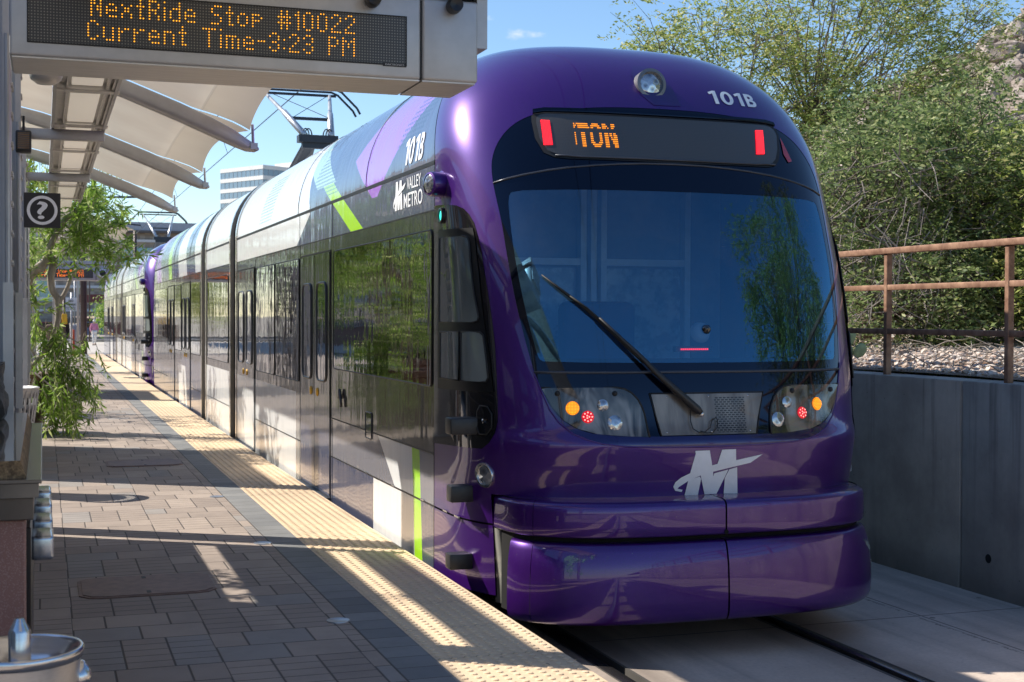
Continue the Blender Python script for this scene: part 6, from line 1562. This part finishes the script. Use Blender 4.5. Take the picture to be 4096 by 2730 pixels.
# ================================================================== background
def banded(name, label, cx, cy, wx, wy, h, n, rz, wall, glass, base=-.1, frac=.5, roofh=.0, cat='building', mull=1.6):
    t = thing(name, label, cat, (cx, cy, base), rz=rz); st = h / n
    core = MB(); core.box(-wx / 2 + .15, wx / 2 - .15, -wy / 2 + .15, wy / 2 - .15, 0, h - .3); core.build('glazing', glass, t, world=False)
    for k in range(n):
        a = MB(); z0 = k * st + st * frac; a.box(-wx / 2, wx / 2, -wy / 2, wy / 2, z0, (k + 1) * st if k < n - 1 else h); a.build('spandrel_band', wall, t, world=False)
    a = MB(); k = int(wx / mull)
    for i in range(k + 1):
        x_ = -wx / 2 + .2 + (wx - .4) * i / k; a.box(x_ - .04, x_ + .04, -wy / 2 + .05, -wy / 2 + .14, 0, h - .4)
    k = int(wy / mull)
    for i in range(k + 1):
        y_ = -wy / 2 + .2 + (wy - .4) * i / k
        for s in (-1, 1): a.box(*sorted((s * (wx / 2 - .14), s * (wx / 2 - .05))), y_ - .04, y_ + .04, 0, h - .4)
    a.build('mullions', galv, t, world=False)
    return t
whitew = simple('white_cladding', (.74, .73, .70), .6, 0, .05, .3); bglass = Mt('office_glass_blue'); n = bglass.noise(.3, 3, .6); bglass.base(bglass.mix(n, (.10, .17, .24), (.20, .28, .36))); bglass.set(rough=.12, coat=1)
b1 = banded('office_building', 'white office building with blue ribbon windows rising behind the train roof', 0, 0, 25.4, 60, 56.5, 15, R(-60.2), whitew, bglass.m, frac=.62, mull=2.4)
c_, s_ = math.cos(R(-60.2)), math.sin(R(-60.2)); b1.location = (75.4 - (12.7 * c_ + 30 * s_), 500 - (12.7 * s_ - 30 * c_), -.1)
a = MB(); a.box(-8, 11, -8, 22, 0, 60); a.build('rear_tower', whitew, b1, world=False)
stone = Mt('stone_block_wall'); x, y, z = stone.obj(); n = stone.noise(.8, 5, .7); br = stone.wn(stone.vec((x / 1.3).floor(), (z / .55).floor(), (y / 1.3).floor())); stone.base(stone.mix(br, (.24, .20, .17), (.40, .35, .30))); stone.set(rough=.9)
b2 = thing('parking_structure', 'long low stone and glass building with pale concrete floor bands', 'building', (22, 380, -.1)); 
a = MB(); a.box(-34, 26, 0, 30, 0, 24.5); a.build('wall', stone.m, b2, world=False)
pcb = simple('pale_concrete_band', (.60, .60, .62), .7)
for k in range(7): a = MB(); a.box(-34.5, 26.5, -.8, 30, 2.9 + 3.1 * k, 3.6 + 3.1 * k); a.build('floor_band', pcb, b2, world=False)
tg = simple('teal_glass', (.12, .30, .36), .15, 0, .1, 1, coat=1)
for (x0_, x1_) in ((-2, 12), (-26, -19)): a = MB(); a.box(x0_, x1_, -.5, 0, 5.5, 20); a.build('window', tg, b2, world=False)
a = MB(); a.box(-36, 28, -1.4, 31, 24.6, 26.8); a.build('roof', simple('roof_blue_grey', (.33, .36, .44), .6), b2, world=False)
a = MB(); a.box(-36.5, 28.5, -1.8, 31, 24.0, 24.6); a.build('roof_edge', simple('roof_edge_dark', (.10, .09, .09), .6), b2, world=False)
# brown brick building left of the platform, mirrored in the train
b3 = thing('brick_building', 'dark brown brick building left of the platform', 'building', (-18, 20, 0)); brk = Mt('brown_brick'); x, y, z = brk.obj(); n = brk.noise(3, 4, .6); brk.base(brk.mix(n, (.12, .065, .05), (.20, .11, .085))); brk.set(rough=.85)
a = MB(); a.box(-6, 4, -34, 85, -.1, 9); a.build('wall', brk.m, b3, world=False)
a = MB()
for k in range(22):
    for (z0_, z1_) in ((1.2, 3.6), (5.2, 7.2)): a = MB(); a.box(3.9, 4.1, -31 + k * 5, -28 + k * 5, z0_, z1_); a.build('window', bglass.m, b3, world=False)
# poles, signs
brn = simple('pole_brown_paint', (.085, .06, .055), .5, .2)
t = thing('catenary_pole', 'thick dark brown overhead line pole at the end of the platform', 'pole', (1.60, 59.6, PZ - .05))
a = MB(); a.tube([(1.60, 59.6, .2), (1.60, 59.6, 7.6)], [.145, .12], 16); a.build('mast', brn, t, smooth=True); a = MB(); a.tube([(1.6, 59.6, 6.8), (4.2, 59.6, 6.9)], .045, 8); a.tube([(1.6, 59.6, 5.9), (3.9, 59.6, 5.7)], .03, 8); a.tube([(1.6, 59.6, 7.5), (3.2, 59.6, 6.85)], .02, 6); a.build('bracket_arm', pn_dark, t, smooth=True)
def mast(x_, y_, lb):
    t = thing('catenary_pole', lb, 'pole', (x_, y_, 0), 'overhead line poles'); a = MB(); a.tube([(x_, y_, 0), (x_, y_, 7.6)], [.13, .11], 14); a.build('mast', brn, t, smooth=True)
    s = -1 if x_ > XC else 1
    a = MB(); a.tube([(x_, y_, 6.5), (XC - s * .4, y_, 6.35)], .035, 8); a.tube([(x_, y_, 5.75), (XC - s * .2, y_, 5.46)], .025, 8); a.tube([(x_, y_, 7.3), (x_ + s * 1.4, y_, 6.45)], .015, 6); a.build('bracket_arm', pn_dark, t, smooth=True)
mast(5.9, 96, 'far overhead line pole past the end of the train')
wr = simple('copper_wire_dark', (.03, .035, .04), .5, .5)
def wire(name, lb, pts, r=.009):
    a = MB(); a.tube(pts, r, 5, cap=False); o = a.build(name, wr); tag(o, lb, 'cable', 'overhead line wires')
wire('contact_wire', 'lower overhead contact wire touching the pantographs', [(XC, -3, 5.36), (XC, 36, 5.37), (XC, 96, 5.38), (XC, 180, 5.4)])
P = []
for (y0_, y1_) in ((-3, 36), (36, 96)):
    for k in range(12): q = k / 12; P.append((XC - .25, y0_ + (y1_ - y0_) * q, 6.32 - (2.2 if y1_ > 90 else 1.6) * q * (1 - q)))
wire('messenger_wire', 'upper overhead messenger wire sagging above the contact wire', P + [(XC - .25, 96, 6.3)])
dr_ = MB()
for i in range(0, len(P)):
    if i % 3 == 1: dr_.tube([P[i], (XC, P[i][1], 5.37)], .005, 4, cap=False)
tag(dr_.build('dropper_wires', wr), 'thin vertical dropper wires between the two overhead lines', 'cable')
t = thing('no_trespassing_sign', 'white notice reading NO TRESPASSING on a thin post at the platform end', 'sign', (.98, 52, PZ)); a = MB(); a.tube([(.98, 52.05, PZ), (.98, 52.05, 2.75)], .04, 8); a.build('post', galv, t, smooth=True)
a = MB(); a.box(.76, 1.16, 52.0, 52.01, 2.10, 2.55); a.build('board', white_p, t); tx = MB()
for (s_, z0_, h_) in (('NO', 2.40, .09), ('TRESPASSING', 2.28, .07), ('PRIVATE PROPERTY', 2.2, .03), ('VIOLATORS', 2.14, .03)):
    V, F, bb = text_mesh(s_, 1, .03); wd = .16 if s_ == 'NO' else .34; tx.add([(.96 - wd / 2 + (x_ - bb[0]) / (bb[1] - bb[0]) * wd, 51.995, z0_ + (y_ - bb[2]) / (bb[3] - bb[2]) * h_) for x_, y_ in V], F)
tx.build('lettering', rubber, t)
a = MB(); a.bbox(.62, .80, 50, 50.12, 1.62, 1.98, .02, 2); o = a.build('yellow_box', simple('yellow_paint', (.75, .45, .03), .5), smooth=True); tag(o, 'yellow equipment box fixed beside the notice at the platform end', 'box')
a = MB(); a.tube([(.70, 50.2, PZ), (.70, 50.2, 2.6)], .05, 8); o = a.build('thin_pole', brn, smooth=True); tag(o, 'thin brown pole carrying the yellow box', 'pole')
a = MB(); a.lathe([(.0001, 1.02), (.05, 1.0), (.055, .0)], 14, (1.12, 56, PZ)); o = a.build('delineator_post', simple('orange_red_plastic', (.75, .09, .02), .5), smooth=True); tag(o, 'slim orange-red marker post near the platform end', 'post')
for i, (x_, y_, h_, lb) in enumerate(((.36, 48, 6, 'slim grey lamp pole left of the notice board'), (1.25, 54, 6, 'slim grey lamp pole right of the notice board'), (-.55, 46, 5, 'slim grey pole left behind the waiting person'), (3.2, 104, 7, 'far slim street light pole across the plaza'), (2.3, 110, 5, 'farther slim pole at the roadside'))):
    a = MB(); a.tube([(x_, y_, 0), (x_, y_, h_)], [.06, .045], 10); o = a.build('lamp_pole', (galv, galv, galv, brn, galv)[i], smooth=True); tag(o, lb, 'pole', 'slim poles beyond the platform')
a = MB(); a.bbox(1.02, 1.32, 57.2, 57.5, PZ, 1.55, .02, 1); o = a.build('control_cabinet', simple('cabinet_grey', (.45, .47, .50), .5), smooth=True); tag(o, 'light grey cabinet at the foot of the thick brown pole', 'cabinet')
# far bus shelter / passing tram pieces
t = thing('shelter', 'small maroon-roofed shelter across the far road', 'shelter', (4.2, 124, 0)); a = MB(); a.box(2.8, 6.4, 123, 125.5, 3.0, 3.7); a.build('roof', simple('maroon_paint', (.20, .05, .05), .6), t)
for xx in (3.0, 4.2, 6.2): a = MB(); a.box(xx, xx + .12, 123.2, 123.3, 0, 3.); a.build('post', galv, t)
# parked car far away
def far_car(lb, cx, cy, col):
    t = thing('parked_car', lb, 'car', (cx, cy, 0), 'cars beyond the plaza'); prof = [(-2.2, .35), (-2.25, .75), (-1.5, .92), (-.9, 1.38), (.7, 1.42), (1.5, .98), (2.2, .85), (2.25, .4)]
    a = MB(); n = len(prof); V = [(cx + p, cy - .85, z) for p, z in prof] + [(cx + p, cy + .85, z) for p, z in prof]; a.add(V, [tuple(range(n))[::-1], tuple(n + i for i in range(n))] + [(i, (i + 1) % n, n + (i + 1) % n, n + i) for i in range(n)]); a.build('body', simple('car_' + str(int(cx * 10)), col, .25, .3, coat=1), t)
    for dx in (-1.4, 1.4): a = MB(); a.lathe([(.0001, -.1), (.33, -.1), (.33, .1), (.0001, .1)], 18, (cx + dx, cy - .8, .33), Matrix.Rotation(R(90), 3, 'X')); a.build('wheel', rubber, t, smooth=True, angle=30)
    a = MB(); a.add([(cx - .85, cy - .86, .95), (cx + 1.3, cy - .86, .98), (cx + .65, cy - .86, 1.34), (cx - .8, cy - .86, 1.32)], [(0, 1, 2, 3)]); a.build('window', sideglass, t)
far_car('blue car parked across the far road', 3.6, 113, (.05, .14, .35)); far_car('dark red car parked across the far road, left of the thick pole', .2, 113, (.18, .02, .04))

# ================================================================== people
def person(label, loc, rz, H, skin, hair, top, legs, shoe, pose, extra=None):
    """one continuous skinned body; clothing and hair are separate meshes over it. pose: dict of joint offsets (metres for H=1.75, z up, facing -Y)"""
    k = H / 1.75; t = thing('person', label, 'person', loc, None, rz=rz)
    J = dict(pel=(0, 0, .95), sp=(0, .01, 1.15), ch=(0, .0, 1.34), nk=(0, .0, 1.49), hd=(0, -.02, 1.60), ht=(0, -.01, 1.70),
             shL=(-.17, 0, 1.42), elL=(-.24, .03, 1.15), wrL=(-.23, -.08, .92), haL=(-.22, -.10, .84), shR=(.17, 0, 1.42), elR=(.24, .03, 1.15), wrR=(.23, -.08, .92), haR=(.22, -.10, .84),
             hiL=(-.09, 0, .92), knL=(-.10, -.02, .50), anL=(-.10, .03, .09), toL=(-.11, -.12, .04), hiR=(.09, 0, .92), knR=(.10, -.02, .50), anR=(.10, .03, .09), toR=(.11, -.12, .04))
    J.update(pose)
    Rr = dict(pel=.125, sp=.115, ch=.13, nk=.052, hd=.088, ht=.062, shL=.062, elL=.042, wrL=.028, haL=.030, hiL=.085, knL=.056, anL=.038, toL=.03)
    E_ = [('pel', 'sp'), ('sp', 'ch'), ('ch', 'nk'), ('nk', 'hd'), ('hd', 'ht'), ('ch', 'shL'), ('shL', 'elL'), ('elL', 'wrL'), ('wrL', 'haL'), ('ch', 'shR'), ('shR', 'elR'), ('elR', 'wrR'), ('wrR', 'haR'), ('pel', 'hiL'), ('hiL', 'knL'), ('knL', 'anL'), ('anL', 'toL'), ('pel', 'hiR'), ('hiR', 'knR'), ('knR', 'anR'), ('anR', 'toR')]
    def skinmesh(name, keys, edges, grow, mat, sc=1.0):
        me = bpy.data.meshes.new(name); idx = {q: i for i, q in enumerate(keys)}
        me.from_pydata([Vector(J[q]) * k for q in keys], [(idx[a], idx[b]) for a, b in edges], []); o = bpy.data.objects.new(name, me); COL.objects.link(o)
        md = o.modifiers.new('s', 'SKIN'); md.use_smooth_shade = True
        for q, i in idx.items():
            r_ = (Rr.get(q) or Rr.get(q[:-1] + 'L')) * k * sc + grow; d = me.skin_vertices[0].data[i]; d.radius = (r_ * (1.25 if q in ('ch', 'sp', 'pel') else 1), r_ * (.85 if q in ('ch', 'sp', 'pel') else 1)); d.use_root = (q == keys[0])
        sb = o.modifiers.new('d', 'SUBSURF'); sb.levels = sb.render_levels = 2
        bpy.context.view_layer.update(); m2 = bpy.data.meshes.new_from_object(o.evaluated_get(bpy.context.evaluated_depsgraph_get())); bpy.data.objects.remove(o)
        m2.materials.clear(); m2.materials.append(mat); o = bpy.data.objects.new(name, m2); link(o, t); return o
    # fingers
    keys = list(J); ed = list(E_)
    for s in ('L', 'R'):
        h = Vector(J['ha' + s]); wv = (h - Vector(J['wr' + s])).normalized()
        for i, (dx, ln) in enumerate(((-.024, .055), (-.008, .068), (.008, .064), (.023, .048))):
            b_, c_ = f'f{i}a{s}', f'f{i}b{s}'; J[b_] = tuple(h + wv * .04 + Vector((0, dx, 0))); J[c_] = tuple(h + wv * (.04 + ln) + Vector((.012 if s == 'L' else -.012, dx * 1.1, 0))); Rr[f'f{i}a{s}'] = .0095; Rr[f'f{i}b{s}'] = .007; keys += [b_, c_]; ed += [('ha' + s, b_), (b_, c_)]
        b_ = 'th' + s; J[b_] = tuple(h + wv * .02 + Vector((0, -.045, 0))); Rr[b_] = .009; keys += [b_]; ed += [('ha' + s, b_)]
    skinmesh('body', keys, ed, 0, skin)
    skinmesh('jacket', ['ch', 'sp', 'pel', 'shL', 'elL', 'wrL', 'shR', 'elR', 'wrR'], [('ch', 'sp'), ('sp', 'pel'), ('ch', 'shL'), ('shL', 'elL'), ('elL', 'wrL'), ('ch', 'shR'), ('shR', 'elR'), ('elR', 'wrR')], .018, top, 1.06)
    skinmesh('trousers', ['pel', 'hiL', 'knL', 'anL', 'hiR', 'knR', 'anR'], [('pel', 'hiL'), ('hiL', 'knL'), ('knL', 'anL'), ('pel', 'hiR'), ('hiR', 'knR'), ('knR', 'anR')], .012, legs, 1.04)
    for s in ('L', 'R'):
        an, to = Vector(J['an' + s]) * k, Vector(J['to' + s]) * k
        a = MB(); a.bbox(an.x - .045 * k, an.x + .045 * k, min(an.y + .05, to.y) if False else to.y - .03, an.y + .06, .0, .075 * k, .02, 2); a.build('shoe', shoe, t, smooth=True, world=False)
    hc = Vector(J['hd']) * k
    a = MB(); a.lathe([(.0001, .125), (.05, .118), (.085, .085), (.100, .03), (.096, -.02), (.085, -.055)], 20, hc + Vector((0, .012, .025)), Matrix.Diagonal((.92, 1.02, 1.)) * k); a.build('hair', hair, t, smooth=True, world=False)
    f_m = simple('face_feature', (.03, .02, .02), .5) if 'face_feature' not in bpy.data.materials else bpy.data.materials['face_feature']
    a = MB()
    for sx in (-1, 1): a.lathe([(.0001, .006), (.010, .002), (.0001, -.006)], 8, hc + Vector((sx * .032, -.083, .012)) * k)
    a.box(hc.x - .022 * k, hc.x + .022 * k, hc.y - .088 * k, hc.y - .08 * k, hc.z - .05 * k, hc.z - .043 * k); a.build('eyes_and_mouth', f_m, t, world=False)
    a = MB(); a.tube([hc + Vector((0, -.085, .01)) * k, hc + Vector((0, -.105, -.02)) * k], [.008, .014], 6)
    for sx in (-1, 1): a.lathe([(.0001, .02), (.012, .0), (.0001, -.02)], 8, hc + Vector((sx * .088, .0, .0)) * k)
    a.build('nose_and_ears', skin, t, smooth=True, world=False)
    return t
sk1 = simple('skin_brown', (.28, .15, .10), .5); sk2 = simple('skin_light', (.50, .30, .22), .5); hr = simple('hair_black', (.012, .010, .009), .5)
person('person in black jacket and dark trousers standing behind the drooping branches', (.62, 51.0, PZ), R(160), 1.76, sk1, hr, simple('jacket_black', (.012, .012, .014), .7), simple('denim_dark', (.02, .026, .045), .8), rubber, dict(haR=(.12, -.22, .98), wrR=(.17, -.20, 1.02), elR=(.25, -.02, 1.16), knL=(-.11, -.06, .50)))
a = MB(); a.bbox(.10, .42, 50.86, 51.14, 1.05, 1.60, .05, 3); o = a.build('shoulder_bag', simple('bag_tan', (.22, .15, .11), .8), smooth=True, angle=50); tag(o, 'tan bag carried at the side of the person in black', 'bag')
person('tiny far pedestrian in pink top and white trousers on the plaza', (3.15, 93.0, -.02), R(10), 1.68, sk2, simple('hat_white', (.75, .75, .72), .7), simple('top_pink', (.60, .22, .36), .7), simple('trousers_white', (.70, .70, .70), .8), rubber, dict(knL=(-.10, -.16, .50), anL=(-.10, -.10, .10), toL=(-.10, -.24, .05), knR=(.10, .02, .50), anR=(.10, .22, .12), toR=(.10, .10, .04)))
